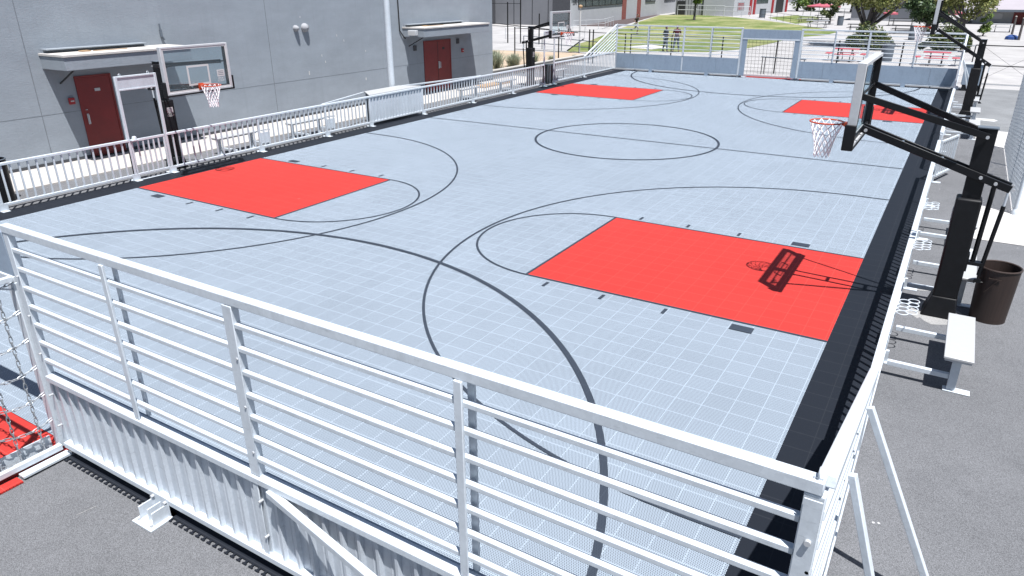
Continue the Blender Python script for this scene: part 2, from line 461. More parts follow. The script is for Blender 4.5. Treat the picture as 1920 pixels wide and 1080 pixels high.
for sy in (-1, 1):
    a = 5 if sy < 0 else 185
    mb.strip(arc(0, sy*18.45, 6.97, a, a+170, 96), .078, Z+.0035)
structure('court_markings', mb, 'line_tile')
mb = MB()
for sy in (-1, 1):
    y0, y1 = sorted((sy*17.87 if sy < 0 else 18.21, sy*18.68)); mb.box(-1.385, y0, -.012, 1.385, y1, .006)
    y0, y1 = sorted((sy*18.43, sy*18.68))
    for q in (-1, 1): mb.box(*sorted((q*1.43, q*1.55))[:1], y0, -.012, max(q*1.43, q*1.55), y1, .0055)
structure('goal_mat', mb, 'red_tile')

# east strip beside the court: pads of different concrete
structure('pad_pale', MB().sheet([(9.22, -5.4), (16, -5.4), (16, -3.05), (9.22, -3.05)], -.008).sheet([(9.22, -3.035), (16, -3.035), (16, .6), (9.22, .6)], -.008).sheet([(9.22, .615), (16, .615), (16, 4.44), (9.22, 4.44)], -.008).sheet([(9.22, 4.455), (16, 4.455), (16, 7.4), (9.22, 7.4)], -.008), 'pad_pale')
structure('pad_mid', MB().sheet([(8.9, 7.42), (16, 7.42), (16, 19.38), (8.9, 19.38)], -.010), 'pad_mid')
structure('pavement_stripe', MB().sheet([(9.2, 9.5), (9.75, 9.35), (9.87, 9.65), (9.75, 9.95), (9.2, 9.95)], -.004), 'paint_white')

def splat(cx, cy, rx, ry, n=26, seed=3):
    rr = random.Random(seed); return [(cx+rx*cos(2*pi*k/n)*rr.uniform(.65, 1.1), cy+ry*sin(2*pi*k/n)*rr.uniform(.65, 1.1)) for k in range(n)]
mb = MB()
for i, (cx, cy, rx, ry) in enumerate(((8.86, -9.55, .40, .45), (8.62, -15.9, .16, .12), (8.95, 9.45, .4, .45), (9.02, -15.62, .16, .14), (8.62, -11.45, .12, .05), (8.6, -8.65, .12, .05))):
    mb.sheet(splat(cx, cy, rx, ry, seed=i), -.0135+.0002*i)
mb.strip([(2.44, -18.42), (2.475, -18.26)], .008, -.0128)
structure('pavement_patch', mb, 'patch')
# lawn and walks beyond
lawn = [(-17.3, 26.7), (-19.9, 39.2), (-23.8, 52.6), (-29.6, 74.5), (-35.0, 96), (-33, 99.5), (-28.4, 99), (-23.9, 95.8), (-15.2, 84), (-10.1, 75.5),
        (-5.9, 68.4), (-3.2, 61.9), (-3.5, 55.9), (-4.9, 52.3), (-5.3, 47), (-5.5, 41.7), (-5.9, 36.1), (-7.3, 32.2), (-13.2, 29.1)]
tag(structure('lawn', MB().sheet(lawn, .0), 'lawn'))
structure('lawn_strip', MB().sheet([(-17.7, 94.6), (-10.4, 77.5), (-9.4, 82), (-11.2, 100), (-16, 107)], .0), 'lawn')
structure('footpath', MB().sheet([(-36.5, 70), (-31.8, 60), (-26.6, 60.5), (-30.5, 76), (-35.6, 98), (-37.5, 98)], -.005), 'brown_walk')
structure('manhole_pad', MB().sheet([(-14.6, 33.2), (-11.7, 32.3), (-11.1, 34.6), (-13.4, 36.6)], .006), 'pad_pale')

# ------------------------------------------------------------------ gym building
WX = -11.7
gym = thing('gym_building', 'big grey stucco building with two red doors under flat canopies beside the court', 'building', (WX, -3, 0))
build('wall', MB().box(WX-14, -30, -.02, WX, 10.47, 7.5), 'stucco', gym)
for y in (-11.1, -3.4): build('control_joint', MB().box(WX-.01, y-.010, .12, WX+.004, y+.010, 7.49), 'joint', gym)
build('plinth_joint', MB().box(WX-.01, -30, 1.297, WX+.003, 10.46, 1.309), 'joint', gym)
build('base_flashing', MB().box(WX-.01, -30, .0, WX+.012, 10.46, .10), 'dark_recess', gym)
def door(y0, y1, double):
    d = build('door', MB().box(WX-.05, y0, .03, WX+.02, y1, 2.14), 'door_red', gym, bevel=.005)
    fr = MB(); fr.box(WX-.02, y0-.05, .02, WX+.032, y0-.002, 2.19); fr.box(WX-.02, y1+.002, .02, WX+.032, y1+.05, 2.19); fr.box(WX-.02, y0-.002, 2.142, WX+.032, y1+.002, 2.19)
    build('door_frame', fr, 'door_red', d)
    h = MB()
    if double:
        ym = (y0+y1)/2
        build('meeting_stile', MB().box(WX+.018, ym-.012, .05, WX+.026, ym+.012, 2.12), 'dark', d)
        for yy in (ym+.07,): h.box(WX+.02, yy-.04, .98, WX+.035, yy+.04, 1.28); h.tube((WX+.07, yy+.05, 1.0), (WX+.07, yy+.05, 1.26), .016)
        h.tube((WX+.03, ym+.12, 1.05), (WX+.075, ym+.12, 1.05), .02)
        build('kick_plate', MB().box(WX+.019, y0+.06, .05, WX+.024, y1-.06, .25), 'red_paint', d)
        build('sign_plate', MB().cbox((WX+.026, ym+.42, 1.82), (.012, .16, .10)), 'dark', d)
    else:
        yy = y0+.09
        h.box(WX+.02, yy-.025, .92, WX+.03, yy+.025, 1.2); h.tube((WX+.07, yy, .93), (WX+.07, yy, 1.18), .014); h.tube((WX+.03, yy, .94), (WX+.07, yy, .94), .01); h.tube((WX+.03, yy, 1.17), (WX+.07, yy, 1.17), .01)
        h.lathe([(.03, 0), (.03, .015)], (WX+.02, yy, 1.3), 10, True, True)
        build('sign_plate', MB().cbox((WX+.026, y0+.5, 1.80), (.012, .15, .075)), 'alu', d)
    build('handle', h, 'alu', d)
    build('door_mat', MB().box(WX+.03, y0-.02, .02, WX+.12, y1+.02, .05), 'dark', d)
door(-10.03, -9.13, False); door(5.0, 6.88, True)
def canopy(y0, y1, depth):
    c = build('canopy', MB().box(WX-.02, y0, 2.45, WX+depth, y1, 2.77), 'stucco_trim', gym, bevel=.008)
    build('canopy_cap', MB().box(WX-.01, y0-.02, 2.772, WX+depth+.03, y1+.02, 2.83), 'roof_white', c, bevel=.006)
    u = MB(); u.box(WX+.0, y0+.05, 2.832, WX+.12, y1-.75, 2.93); u.box(WX+.12, y0+.05, 2.905, WX+.30, y1-.75, 2.93)
    build('flashing', u, 'stucco_trim', c)
    ju = MB(); ju.cbox((WX+.5, y0+.9, 2.845), (.2, .22, .03)); ju.bar((WX+.55, y0+1.1, 2.84), (WX+.62, y0+2.0, 2.84), .03, .02)
    build('debris', ju, 'timber', c)
    b = MB()
    b.bar((WX+.85, y0+.35, 2.448), (WX+.01, y0+.35, 2.05), .03, .03)
    build('bracket', b, 'dark', c)
    return c
canopy(-10.8, -7.22, 1.12); c2 = canopy(3.62, 8.45, 1.12)
fl = build('flood_light', MB().cbox((WX+.62, 3.52, 2.62), (.42, .16, .2)), 'alu', c2, bevel=.015)
build('lens', MB().cbox((WX+.62, 3.435, 2.6), (.34, .01, .15)), 'white', fl)
for y, r in ((-2.18, .10), (-1.76, .15)):
    v = MB()
    v.lathe([(r*1.02, 0), (r, .05), (r*.82, .11), (r*.45, .155), (.001, .17)], (0, 0, 0), 20)
    v.xf(Matrix.Translation((WX, y, 3.04)) @ Matrix.Rotation(pi/2, 4, 'Y'))
    build('vent_cap', v, 'wall_mid', gym)
for y, z, h in ((1.3, 2.05, .06), (-.2, 2.7, .08), (.15, 2.5, .08), (-1.05, 2.05, .08), (-.9, 1.82, .08), (-1.75, 1.5, .13), (-1.9, 3.4, .05), (1.2, 1.0, .1)):
    build('paint_patch', MB().cbox((WX, y, z), (.006, .03 if h < .1 else .05, h)), 'paint_white', gym)
cd = MB(); cd.path([(WX+.03, -7.33, 3.4), (WX+.03, -7.33, 3.1), (WX+.05, -7.25, 2.95)], .022, 6); cd.cbox((WX+.04, -7.33, 3.14), (.05, .06, .2))
build('conduit', cd, 'bin_grey', gym)
cd = MB(); cd.path([(WX+.03, 3.35, 7), (WX+.03, 3.4, 2.7), (WX+.06, 3.62, 2.42), (WX+.05, 3.72, 2.38)], .025, 6)
build('cable', cd, 'dark', gym)
for y, z in ((-10.28, 1.58), (7.85, 1.62)):
    a = build('fire_alarm', MB().cbox((WX+.03, y, z), (.06, .15, .17)), 'red_paint', gym, bevel=.01)
    build('pull_bar', MB().cbox((WX+.065, y, z), (.012, .09, .03)), 'white', a)
for y, z in ((4.35, 1.95), (7.5, 2.05)):
    build('wall_plate', MB().cbox((WX+.02, y, z), (.04, .2, .22)), 'dark_recess', gym, bevel=.01)
gx = MB()
gx.box(WX-14.2, -30.1, 7.5, WX+.08, 10.55, 7.65); build('parapet', gx, 'roof_white', gym)

# ------------------------------------------------------------------ end fences and goals
RAILZ = (2.205, 2.02, 1.832, 1.645, 1.457, 1.268, 1.078)
def end_fence(sy, sx, label):
    """one half of an end: from the goal post at |x| 1.45 to the corner at |x| 8.3; sy -1 is the end by the camera"""
    Y = sy*17.91; out = sy
    t = thing('end_fence', label, 'fence', (sx*5, Y, 0), 'rail fences across the court ends')
    bays = ((1.5, 4.42), (4.50, 8.26))
    X = lambda x: sx*x
    def bx(mb, x0, x1, o0, o1, z0, z1):
        a, b = sorted((X(x0), X(x1))); c, d = sorted((Y+out*o0, Y+out*o1)); return mb.box(a, c, z0, b, d, z1)
    build('top_rail', bx(MB(), 1.40, 8.33, -.035, .035, 2.36, 2.43), 'galv', t, bevel=.006)
    for i, (a, b) in enumerate(bays):
        for z in RAILZ:
            build('rail', bx(MB(), a+.0, b, -.011, .031, z-.018, z+.018), 'galv', t, bevel=.005)
        m = (2.96, 6.42)[i]
        build('mid_bar', bx(MB(), m-.028, m+.028, .03, .05, .93, 2.358), 'galv', t, bevel=.004)
        build('back_bar', bx(MB(), m+.01, m+.06, -.052, -.032, .93, 2.358), 'galv', t, bevel=.004)
    for x in (1.45, 4.46, 8.30):
        w = .045 if x != 4.46 else .04
        p = bx(MB(), x-w, x+w, -.03, .03, .12, 2.358)
        if x == 4.46: bx(p, x-.05, x+.05, .032, .042, .93, 2.358); bx(p, x-.03, x+.03, .047, .058, .168, .862)
        build('post', p, 'galv', t, bevel=.005)
        bolts(t, [((X(x+.03), Y+out*.031, z), (X(x+.03), Y+out*(.05 if z > .9 else .072), z)) for z in (1.95, 1.55, 1.15, .7, .35)], .010)
    build('beam', bx(MB(), 1.5, 8.27, -.03, .064, .865, .925), 'galv', t, bevel=.006)
    build('bottom_rail', bx(MB(), 1.5, 8.27, -.03, .075, .105, .165), 'galv', t, bevel=.006)
    # ribbed steel on the outside, a smooth sheet towards the court
    rb = MB()
    for (a, b) in bays:
        n = int((b-a)/.165); p = (b-a)/n
        for k in range(n):
            x = a+k*p; prof = [(0, .012), (.40*p, .012), (.44*p, .017), (.48*p, .012), (.74*p, .012), (.79*p, .045), (.93*p, .045), (p, .012)]
            for (u0, o0), (u1, o1) in zip(prof, prof[1:]):
                rb.add([(X(x+u0), Y+out*o0, .165), (X(x+u1), Y+out*o1, .165), (X(x+u1), Y+out*o1, .865), (X(x+u0), Y+out*o0, .865)], [(0, 1, 2, 3)])
    build('ribbed_panel', rb, 'galv_panel', t, smooth=False)
    for a, b in ((1.50, 2.62), (2.63, 4.415), (4.505, 7.2), (7.21, 8.25)):
        build('sheet_panel', bx(MB(), a, b, -.034, -.026, .17, .93), 'sheet', t)
    for x in (3.09, 6.2):
        f = bx(MB(), x-.14, x+.14, .03, .30, -.016, .0)
        bx(f, x-.11, x+.11, .076, .088, .0, .19); bx(f, x-.10, x-.088, .088, .24, .0, .13); bx(f, x+.088, x+.10, .088, .24, .0, .13); bx(f, x-.006, x+.006, .088, .22, .0, .12)
        ft = build('foot_plate', f, 'galv', t, bevel=.003)
        for q in (-.09, .09): bolts(ft, [((X(x+q), Y+out*.088, .15), (X(x+q), Y+out*.115, .15)), ((X(x+q), Y+out*.26, 0), (X(x+q), Y+out*.26, .025))], .015)
        f = bx(MB(), x-.09, x+.09, -.05, -.038, .006, .17); bx(f, x-.10, x+.10, -.14, -.052, .009, .017)
        build('inner_bracket', f, 'sheet', t)
    s = MB(); s.bar((X(4.62), Y+out*.06, .842), (X(7.3), Y+out*.47, .636), .06, .06); s.bar((X(7.3), Y+out*.47, -.01), (X(7.3), Y+out*.47, .66), .055, .055)
    build('brace', s, 'galv', t, bevel=.006)
    cp = bx(MB(), 8.262, 8.338, .042, .05, .95, 2.34); bx(cp, 8.28, 8.32, -.015, .015, 2.431, 2.44)
    cp.ring((X(8.30), Y, 2.458), .022, .005, 12, 5, 'x')
    c = build('corner_plate', cp, 'galv', t)
    bolts(c, [((X(8.31), Y+out*.05, z), (X(8.31), Y+out*.068, z)) for z in (2.12, 1.3)], .015, 10)
    return t
end_fence(-1, 1, 'galvanised steel rail fence over ribbed panels crossing the court end closest to the camera')
end_fence(-1, -1, 'galvanised rail fence over ribbed panels on the far side of the chain net goal')
end_fence(1, -1, 'steel rail fence with blue grey panels between the far goal and the lawn corner')
end_fence(1, 1, 'steel rail fence with blue grey panels in front of the red picnic tables')

def goal(sy, label, netmat):
    Y = sy*17.91; o = sy
    t = thing('soccer_goal', label, 'goal', (0, Y, 0))
    def bx(mb, x0, x1, o0, o1, z0, z1):
        c, d = sorted((Y+o*o0, Y+o*o1)); return mb.box(x0, c, z0, x1, d, z1)
    build('header_panel', bx(MB(), -1.39, 1.39, -.03, .03, 1.93, 2.357), 'sheet', t, bevel=.004)
    build('crossbar', bx(MB(), -1.39, 1.39, -.045, .045, 1.87, 1.928), 'galv', t, bevel=.006)
    for s in (-1, 1):
        a, b = sorted((s*1.15, s*1.39))
        if sy > 0: build('side_panel', bx(MB(), a, b, -.03, .03, .10, 1.868), 'sheet', t, bevel=.004)
        else: build('goal_post', bx(MB(), *sorted((s*1.28, s*1.395)), -.04, .06, .06, 1.868), 'galv', t, bevel=.006)
        fr = MB()
        fr.bar((s*1.40, Y+o*.06, .075), (s*1.40, Y+o*.78, .075), .055, .06); fr.bar((s*1.40, Y+o*.06, 1.92), (s*1.40, Y+o*.48, 1.92), .05, .05)
        fr.bar((s*1.40, Y+o*.47, 1.9), (s*1.40, Y+o*.75, .10), .045, .045)
        fr.bar((s*1.36, Y+o*.06, 1.8), (s*1.36, Y+o*.3, 1.9), .04, .012)
        build('side_frame', fr, 'galv', t, bevel=.005)
        pl = MB(); pl.box(*sorted((s*1.12, s*1.36))[:1], min(Y+o*.12, Y+o*.6), .008, max(s*1.12, s*1.36), max(Y+o*.12, Y+o*.6), .016)
        pl.bar((s*1.30, Y+o*.1, .11), (s*1.30, Y+o*.62, .11), .012, .17)
        pl.box(*sorted((s*1.435, s*1.53))[:1], min(Y+o*.04, Y+o*.50), .008, max(s*1.435, s*1.53), max(Y+o*.04, Y+o*.50), .03)
        build('base_plate', pl, 'galv', t)
    bk = MB(); bk.bar((-1.40, Y+o*.76, .075), (1.40, Y+o*.76, .075), .05, .05); bk.bar((-1.40, Y+o*.47, 1.9), (1.40, Y+o*.47, 1.9), .045, .045)
    build('back_frame', bk, 'galv', t, bevel=.005)
    def bp(u, v):  # back net surface
        z = 1.88-v*1.78; oo = .47+.28*v + .06*sin(pi*v)*sin(pi*(u+1.37)/2.74)
        return Vector((u, Y+o*oo, z))
    lines = []
    step = .29 if sy < 0 else .17
    nu = int(2.7/step); nv = int(1.78/step)
    for i in range(nu+1):
        u = -1.36+2.72*i/nu; lines.append([bp(u, k/12) for k in range(13)])
    for j in range(nv+1): lines.append([bp(-1.36+2.72*k/16, j/nv) for k in range(17)])
    for s in (-1, 1):
        for j in range(nv+1):
            v = j/nv; z = 1.88-1.78*v; lines.append([Vector((s*1.37, Y+o*q, z-.05*sin(pi*(q-.05)/.45))) for q in [(.05+(.42+.28*v)*k/6) for k in range(7)]])
        for q in (.2, .42, .6):
            zt = 1.88 if q < .47 else 1.88-(q-.47)/.28*1.78
            lines.append([Vector((s*1.37, Y+o*q, .1+(zt-.1)*k/8)) for k in range(9)])
    mb = MB()
    if sy > 0:
        for l in lines: mb.path(l, .005, 4)
        build('net', mb, netmat, t)
    else:
        flip = 0
        for l in lines:
            L = sum((b-a).length for a, b in zip(l, l[1:])); n = max(2, int(L/.062)); pts = []
            # walk the line evenly
            acc = [0]
            for a, b in zip(l, l[1:]): acc.append(acc[-1]+(b-a).length)
            def at(d):
                for i in range(len(l)-1):
                    if d <= acc[i+1]: return l[i].lerp(l[i+1], (d-acc[i])/max(1e-6, acc[i+1]-acc[i]))
                return l[-1]
            for k in range(n):
                a = at(L*k/n); b = at(L*(k+1)/n); d = (b-a).normalized(); a2 = a-d*.008; b2 = b+d*.008
                r = d.cross(Vector((0, 0, 1)));
                if r.length < .1: r = d.cross(Vector((1, 0, 0)))
                r.normalize(); u = d.cross(r); w = (r if (k % 2) else u)*.0125
                mb.path([a2+w*.5, a2-w*.5, a2.lerp(b2, .25)-w, a2.lerp(b2, .75)-w, b2-w*.5, b2+w*.5, a2.lerp(b2, .75)+w, a2.lerp(b2, .25)+w], .0045, 4, closed=True)
        build('chain_net', mb, netmat, t)
    return t
goal(-1, 'steel goal with a chain net and red floor mat, at the end nearest the camera', 'chain')
goal(1, 'goal in the far fence with blue grey header panel and black rope net', 'net_black')

# ------------------------------------------------------------------ side fences
picket_me = None
def picket(t, x, y):
    global picket_me
    if picket_me is None:
        o = build('picket', MB().box(-.016, -.016, .155, .016, .016, .945), 'galv', None, bevel=0)
        picket_me = o.data; o.parent = t; o.location = Vector((x, y, 0))-wpos(t); return o
    o = put(bpy.data.objects.new('picket', picket_me)); o.parent = t; o.location = Vector((x, y, 0))-wpos(t); return o
def side_fence(sx, ys, label, skip=(), group='picket fences along the court sides', rake=0):
    x = sx*8.33; t = thing('side_fence', label, 'fence', (x, (ys[0]+ys[-1])/2, 0), group)
    y0, y1 = ys[0], ys[-1]
    build('top_rail', MB().box(x-.038, y0, .945, x+.038, y1, 1.0), 'galv', t, bevel=.006)
    build('bottom_rail', MB().box(x-.028, y0, .10, x+.028, y1, .155), 'galv', t, bevel=.006)
    for i, y in enumerate(ys):
        build('post', MB().box(x-.028, y-.03, .157, x+.028, y+.03, .943), 'galv', t, bevel=.005)
        f = MB(); a, b = sorted((x-sx*.03, x-sx*.04)); f.box(a, y-.10, .01, b, y+.10, .16)
        a, b = sorted((x-sx*.042, x-sx*.17))
        if sx < 0: f.box(a, y-.075, .008, b, y+.075, .016)
        a, b = sorted((x+sx*.03, x+sx*.22)); f.box(a, y-.07, -.014, b, y+.07, .0); f.bar((x+sx*.04, y, -.01), (x+sx*.04, y, .15), .05, .05)
        if not (sx > 0 and y < -13): build('foot_plate', f, 'galv', t)
    for i in range(len(ys)-1):
        if i in skip: continue
        n = max(1, round((ys[i+1]-ys[i])/.178))
        for k in range(1, n): picket(t, x, ys[i]+(ys[i+1]-ys[i])*k/n)
    if rake:
        # raked corner: sloping bars climbing from the low fence to the tall end fence
        ye = rake*17.87; ys_ = rake*13.95
        z = lambda y: 1.0+1.42*(abs(y)-13.95)/(17.87-13.95)
        build('raked_top_rail', MB().bar((x, ys_, 1.02), (x, ye, 2.40), .08, .06), 'galv', t, bevel=.006)
        build('low_top_rail', MB().box(x-.03, min(ys_, ye), .945, x+.03, max(ys_, ye), 1.0), 'galv', t, bevel=.006)
        build('low_bottom_rail', MB().box(x-.028, min(ys_, ye), .10, x+.028, max(ys_, ye), .155), 'galv', t, bevel=.006)
        for k in range(1, 8):
            ya = ys_+(ye-ys_)*k/8.3
            build('raked_bar', MB().bar((x, ya, 1.0), (x, ye, 1.0+(2.40-1.02)*(1-k/8.3)), .045, .045), 'galv', t, bevel=.004)
        n = 21
        for k in range(1, n): picket(t, x, ys_+(ye-ys_)*k/n)
        if sx > 0 or rake < 0:
            for yb, zb in ((15.5, 1.5), (16.3, 1.42)):
                b = MB(); b.bar((x+sx*.06, rake*yb, zb), (x+sx*(.79 if yb < 16 else .53), rake*yb-.1, 0), .05, .05)
                b.box(x+sx*(.79 if yb < 16 else .53)-.08, rake*yb-.17, -.014, x+sx*(.79 if yb < 16 else .53)+.08, rake*yb-.03, .0)
                build('brace', b, 'galv', t, bevel=.005)
    return t
side_fence(-1, (-13.95, -10.93), 'silver picket fence between the black pad and the gateway by the single red door', rake=-1)
side_fence(-1, (-9.93, -7.07, -4.45, -2.4, .46, 3.7, 6.83, 9.68), 'long silver picket fence in front of the stucco wall, with the counter at its middle', skip=(3,))
side_fence(-1, (10.66, 13.95), 'silver picket fence with sloping corner bars beside the lawn', rake=1)
side_fence(1, (-13.95, -11.5, -8.7, -5.95, -3.4, -1.05), 'silver picket fence beside the brown barrel and the nearest benches', rake=-1)
side_fence(1, (.1, 3.0, 5.9, 8.6, 9.68), 'silver picket fence beyond the half open gate leaf, beside the asphalt strip')
side_fence(1, (10.66, 13.95), 'silver picket fence with sloping corner bars by the cabinet at the far end', rake=1)

def gateway(sx, y0, y1, label, leaf):
    x = sx*8.33; t = thing('gateway', label, 'gateway', (x, (y0+y1)/2, 0), 'gateways in the side fences')
    for y in (y0, y1): build('post', MB().box(x-.03, y-.03 if y == y0 else y-.034, .0, x+.03, y+.034 if y == y0 else y+.03, 2.46), 'galv', t, bevel=.006)
    build('header_panel', MB().box(x-.012, y0+.036, 2.17, x+.012, y1-.036, 2.42), 'galv_panel', t)
    build('top_bar', MB().box(x-.03, y0+.036, 2.42, x+.03, y1-.036, 2.46), 'galv', t, bevel=.005)
    build('lower_bar', MB().box(x-.025, y0+.036, 2.13, x+.025, y1-.036, 2.168), 'galv', t, bevel=.005)
    r = MB()
    for y in (y0+.12, y1-.16): r.ring((x, y, 2.485), .025, .007, 10, 5, 'x')
    build('lifting_eye', r, 'galv', t)
    build('threshold', MB().box(x-.05, y0+.04, -.012, x+.05, y1-.04, .005), 'galv', t)
    if leaf:
        g = build('gate_leaf', MB().box(x-.022, y0+.05, .93, x+.022, y1-.05, .985).box(x-.022, y0+.05, .11, x+.022, y1-.05, .16).box(x-.02, y0+.05, .16, x+.02, y0+.09, .93).box(x-.02, y1-.09, .16, x+.02, y1-.05, .93), 'galv', t, bevel=.004)
        n = 6
        for k in range(1, n): build('picket', MB().cbox((x, y0+.09+(y1-y0-.18)*k/n, .545), (.03, .03, .768)), 'galv', g)
        build('latch', MB().lathe([(.0, .09), (.045, .075), (.06, .03), (.06, 0)], (x+.06, y0+.13, .985), 12).cbox((x+.05, y0+.13, .98), (.16, .2, .02)), 'galv', g)
    return t
gateway(-1, -10.93, -9.93, 'tall steel gateway with closed picket leaf in front of the single red door', True)
gateway(-1, 9.68, 10.66, 'tall open steel gateway beside the grey bin and the far hoop', False)
gateway(1, 9.68, 10.66, 'tall steel gateway on the asphalt side near the far black hoop post', True)

# picket gate leaf standing open
gl = thing('picket_gate', 'silver picket gate leaf swung open beside the long black hoop arms', 'gate', (8.40, -1.02, 0))
A, B = Vector((8.40, -1.02, 0)), Vector((8.70, .05, 0))
build('gate_frame', MB().bar(A+Vector((0,0,.96)), B+Vector((0,0,.96)), .05, .05).bar(A+Vector((0,0,.14)), B+Vector((0,0,.14)), .05, .05).bar(A+Vector((0,0,.11)), A+Vector((0,0,.985)), .045, .045).bar(B+Vector((0,0,.11)), B+Vector((0,0,.985)), .045, .045), 'galv', gl, bevel=.004)
for k in range(1, 7):
    p = A.lerp(B, k/7); build('picket', MB().cbox((p.x, p.y, .55), (.03, .03, .78)), 'galv', gl)

# ------------------------------------------------------------------ counter in the west fence, with lamp post
ct = thing('counter', 'pale flat scoring counter with ribbed steel front built into the picket fence', 'counter', (-8.7, -.97, 0))
build('counter_top', MB().prism([(-8.365, -2.35), (-8.365, .45), (-9.12, .10), (-9.12, -1.75)], 1.003, 1.03), 'bench_top', ct, bevel=.004)
rb = MB(); n = 17
for k in range(n):
    y = -2.38+2.82*k/n; p = 2.82/n; pr = [(0, 0), (.6*p, 0), (.68*p, .03), (.92*p, .03), (p, 0)]
    for (u0, o0), (u1, o1) in zip(pr, pr[1:]):
        rb.add([(-8.335+o0, y+u0, .157), (-8.335+o1, y+u1, .157), (-8.335+o1, y+u1, .943), (-8.335+o0, y+u0, .943)], [(0, 1, 2, 3)])
build('ribbed_front', rb, 'galv_panel', ct, smooth=False)
build('back_panel', MB().box(-9.1, -1.7, .05, -9.06, .06, 1.0), 'galv_panel', ct)
for s, pts in ((0, [(-8.37, -4.5), (-9.12, -1.78)]), (1, [(-9.12, .13), (-8.37, 4.4)])):
    b = MB(); b.bar((*pts[0], .99), (*pts[1], .99), .05, .05); build('guard_rail', b, 'galv', ct, bevel=.005)
build('leg', MB().box(-9.1, -1.76, -.01, -9.05, -1.71, 1.0), 'galv', ct); build('leg', MB().box(-9.1, .07, -.01, -9.05, .12, 1.0), 'galv', ct)
lp = thing('lamp_post', 'tall galvanised pole rising behind the scoring counter out of view', 'pole', (-9.32, -.05, 0))
build('shaft', MB().lathe([(.125, 0), (.115, 2), (.10, 5), (.08, 7.9)], (-9.32, -.05, 0), 18, True, True), 'galv', lp)
build('base_plate', MB().cbox((-9.32, -.05, .01), (.34, .34, .03)), 'galv', lp)
build('luminaire', MB().lathe([(.05, 7.9), (.2, 7.92), (.2, 8.02), (.06, 8.1)], (-9.32, -.05, 0), 14, True, True), 'bin_grey', lp)

# ------------------------------------------------------------------ benches, bottle racks, bins
def bench(sx, y0, y1, label, arm=True):
    x = sx*9.1; ym = y0+.14
    t = thing('bench', label, 'bench', (x, (y0+y1)/2, 0), 'flat silver benches fixed to the side fences')
    build('seat', MB().box(x-.15, y0, .43, x+.15, y1, .462), 'bench_top', t, bevel=.006)
    build('seat_lip', MB().box(x-.135, y0+.015, .405, x+.135, y1-.015, .428), 'alu', t)
    for y in (ym, y1-.14):
        l = MB(); l.box(x-.045, y-.03, .0, x+.045, y+.03, .404); l.box(x-.08, y-.06, -.014, x+.2, y+.06, .0)
        build('leg', l, 'galv', t, bevel=.004)
        a = MB(); a.bar((sx*8.40, y+.02, .155), (x-sx*.046, y+.02, .155), .06, .06); build('support_arm', a, 'galv', t, bevel=.004)
    return t
for i, (a, b, l) in enumerate(((-12.0, -10.62, 'silver bench in front of the brown barrel, nearest of the fence benches'), (-9.15, -7.75, 'silver bench half hidden behind the nearest black hoop post'),
        (-6.3, -5.0, 'silver bench behind the nearest hoop arms, third from the camera'), (5.3, 6.3, 'silver bench plank beside the white pavement stripe, nearer of the far group'),
        (8.1, 9.2, 'silver bench plank next to the padded foot of the far black hoop post'), (11.0, 12.0, 'smallest silver bench plank, behind the far black hoop post'))):
    bench(1, a, b, l)
for a, b, l in ((-8.0, -6.6, 'silver bench behind the pickets, closest to the gateway with the single red door'), (-5.3, -3.9, 'silver bench behind the pickets, between the hoop and the counter'),
        (3.9, 5.2, 'silver bench behind the pickets in front of the double red door'), (6.9, 8.2, 'silver bench behind the pickets beside the far open gateway'), (12.0, 13.3, 'silver bench behind the pickets past the grey bin')):
    bench(-1, a, b, l)
def bottle_rack(sx, y, label):
    x = sx*8.36; t = thing('bottle_rack', label, 'bottle rack', (x, y, .5), 'wire bottle racks on the side fences')
    build('back_plate', MB().box(x-.01 if sx > 0 else x-.004, y-.16, .22, x+.004 if sx > 0 else x+.01, y+.16, .52), 'galv', t)
    for zz, nm in ((.55, 'ring_shelf'),):
        mb = MB()
        for i in range(2):
            for j in range(4):
                mb.ring((x+sx*(.075+.10*i), y-.21+.135*j+.06*i, zz+.004*i), .066, .007, 18, 5)
                if zz < .4: mb.bar((x+sx*(.06+.105*i)-.05, y-.19+.125*j+.05*i, zz), (x+sx*(.06+.105*i)+.05, y-.19+.125*j+.05*i, zz), .008, .008)
        build(nm, mb, 'galv', t)
    return t
for y, l in ((-10.95, 'cluster of wire rings on the fence opposite the nearest silver bench'), (-8.15, 'cluster of wire rings on the fence beside the black hoop post pad'), (-5.6, 'cluster of wire rings on the fence third from the camera')):
    bottle_rack(1, y, l)
for y, l in ((-6.85, 'wire bottle rings at the end of the bench nearest the gateway with closed leaf'), (-4.2, 'wire bottle rings at the end of the bench near the counter')): bottle_rack(-1, y, l)

def lattice_barrel(name, c, r0, r1, h, label, mat, rim, cat='trash can'):
    t = thing(name, label, cat, c)
    cx, cy, cz = c
    build('barrel', MB().lathe([(r0-.02, .012), (r0, .0), (r0, .03), (r0+(r1-r0)*.5, h*.5), (r1, h-.02), (r1-.012, h-.02), (r0-.02, .04), (.001, .04)], c, 40, True), mat, t)
    build('rim', MB().ring((cx, cy, cz+h-.012), r1, .013, 40, 8), rim, t)
    return t
bar_ = lattice_barrel('trash_can', (9.475, -9.33, -.016), .225, .252, .80, 'dark brown metal trash barrel without a lid beside the black hoop post', 'barrel', 'barrel_rim')
hb = MB(); hb.bar((9.36, -9.572, .66), (9.50, -9.59, .66), .008, .012); hb.bar((9.36, -9.58, .66), (9.36, -9.56, .66), .01, .01); hb.bar((9.46, -9.60, .65), (9.34, -9.57, .45), .007, .007)
build('handle', hb, 'barrel_rim', bar_)
lattice_barrel('trash_can', (-9.25, -13.55, -.016), .27, .28, .95, 'black barrel standing behind the pickets near the single red door', 'black', 'bin_grey')
bn = thing('litter_bin', 'grey slatted litter bin standing in the far open gateway', 'trash can', (-8.75, 10.95, 0))
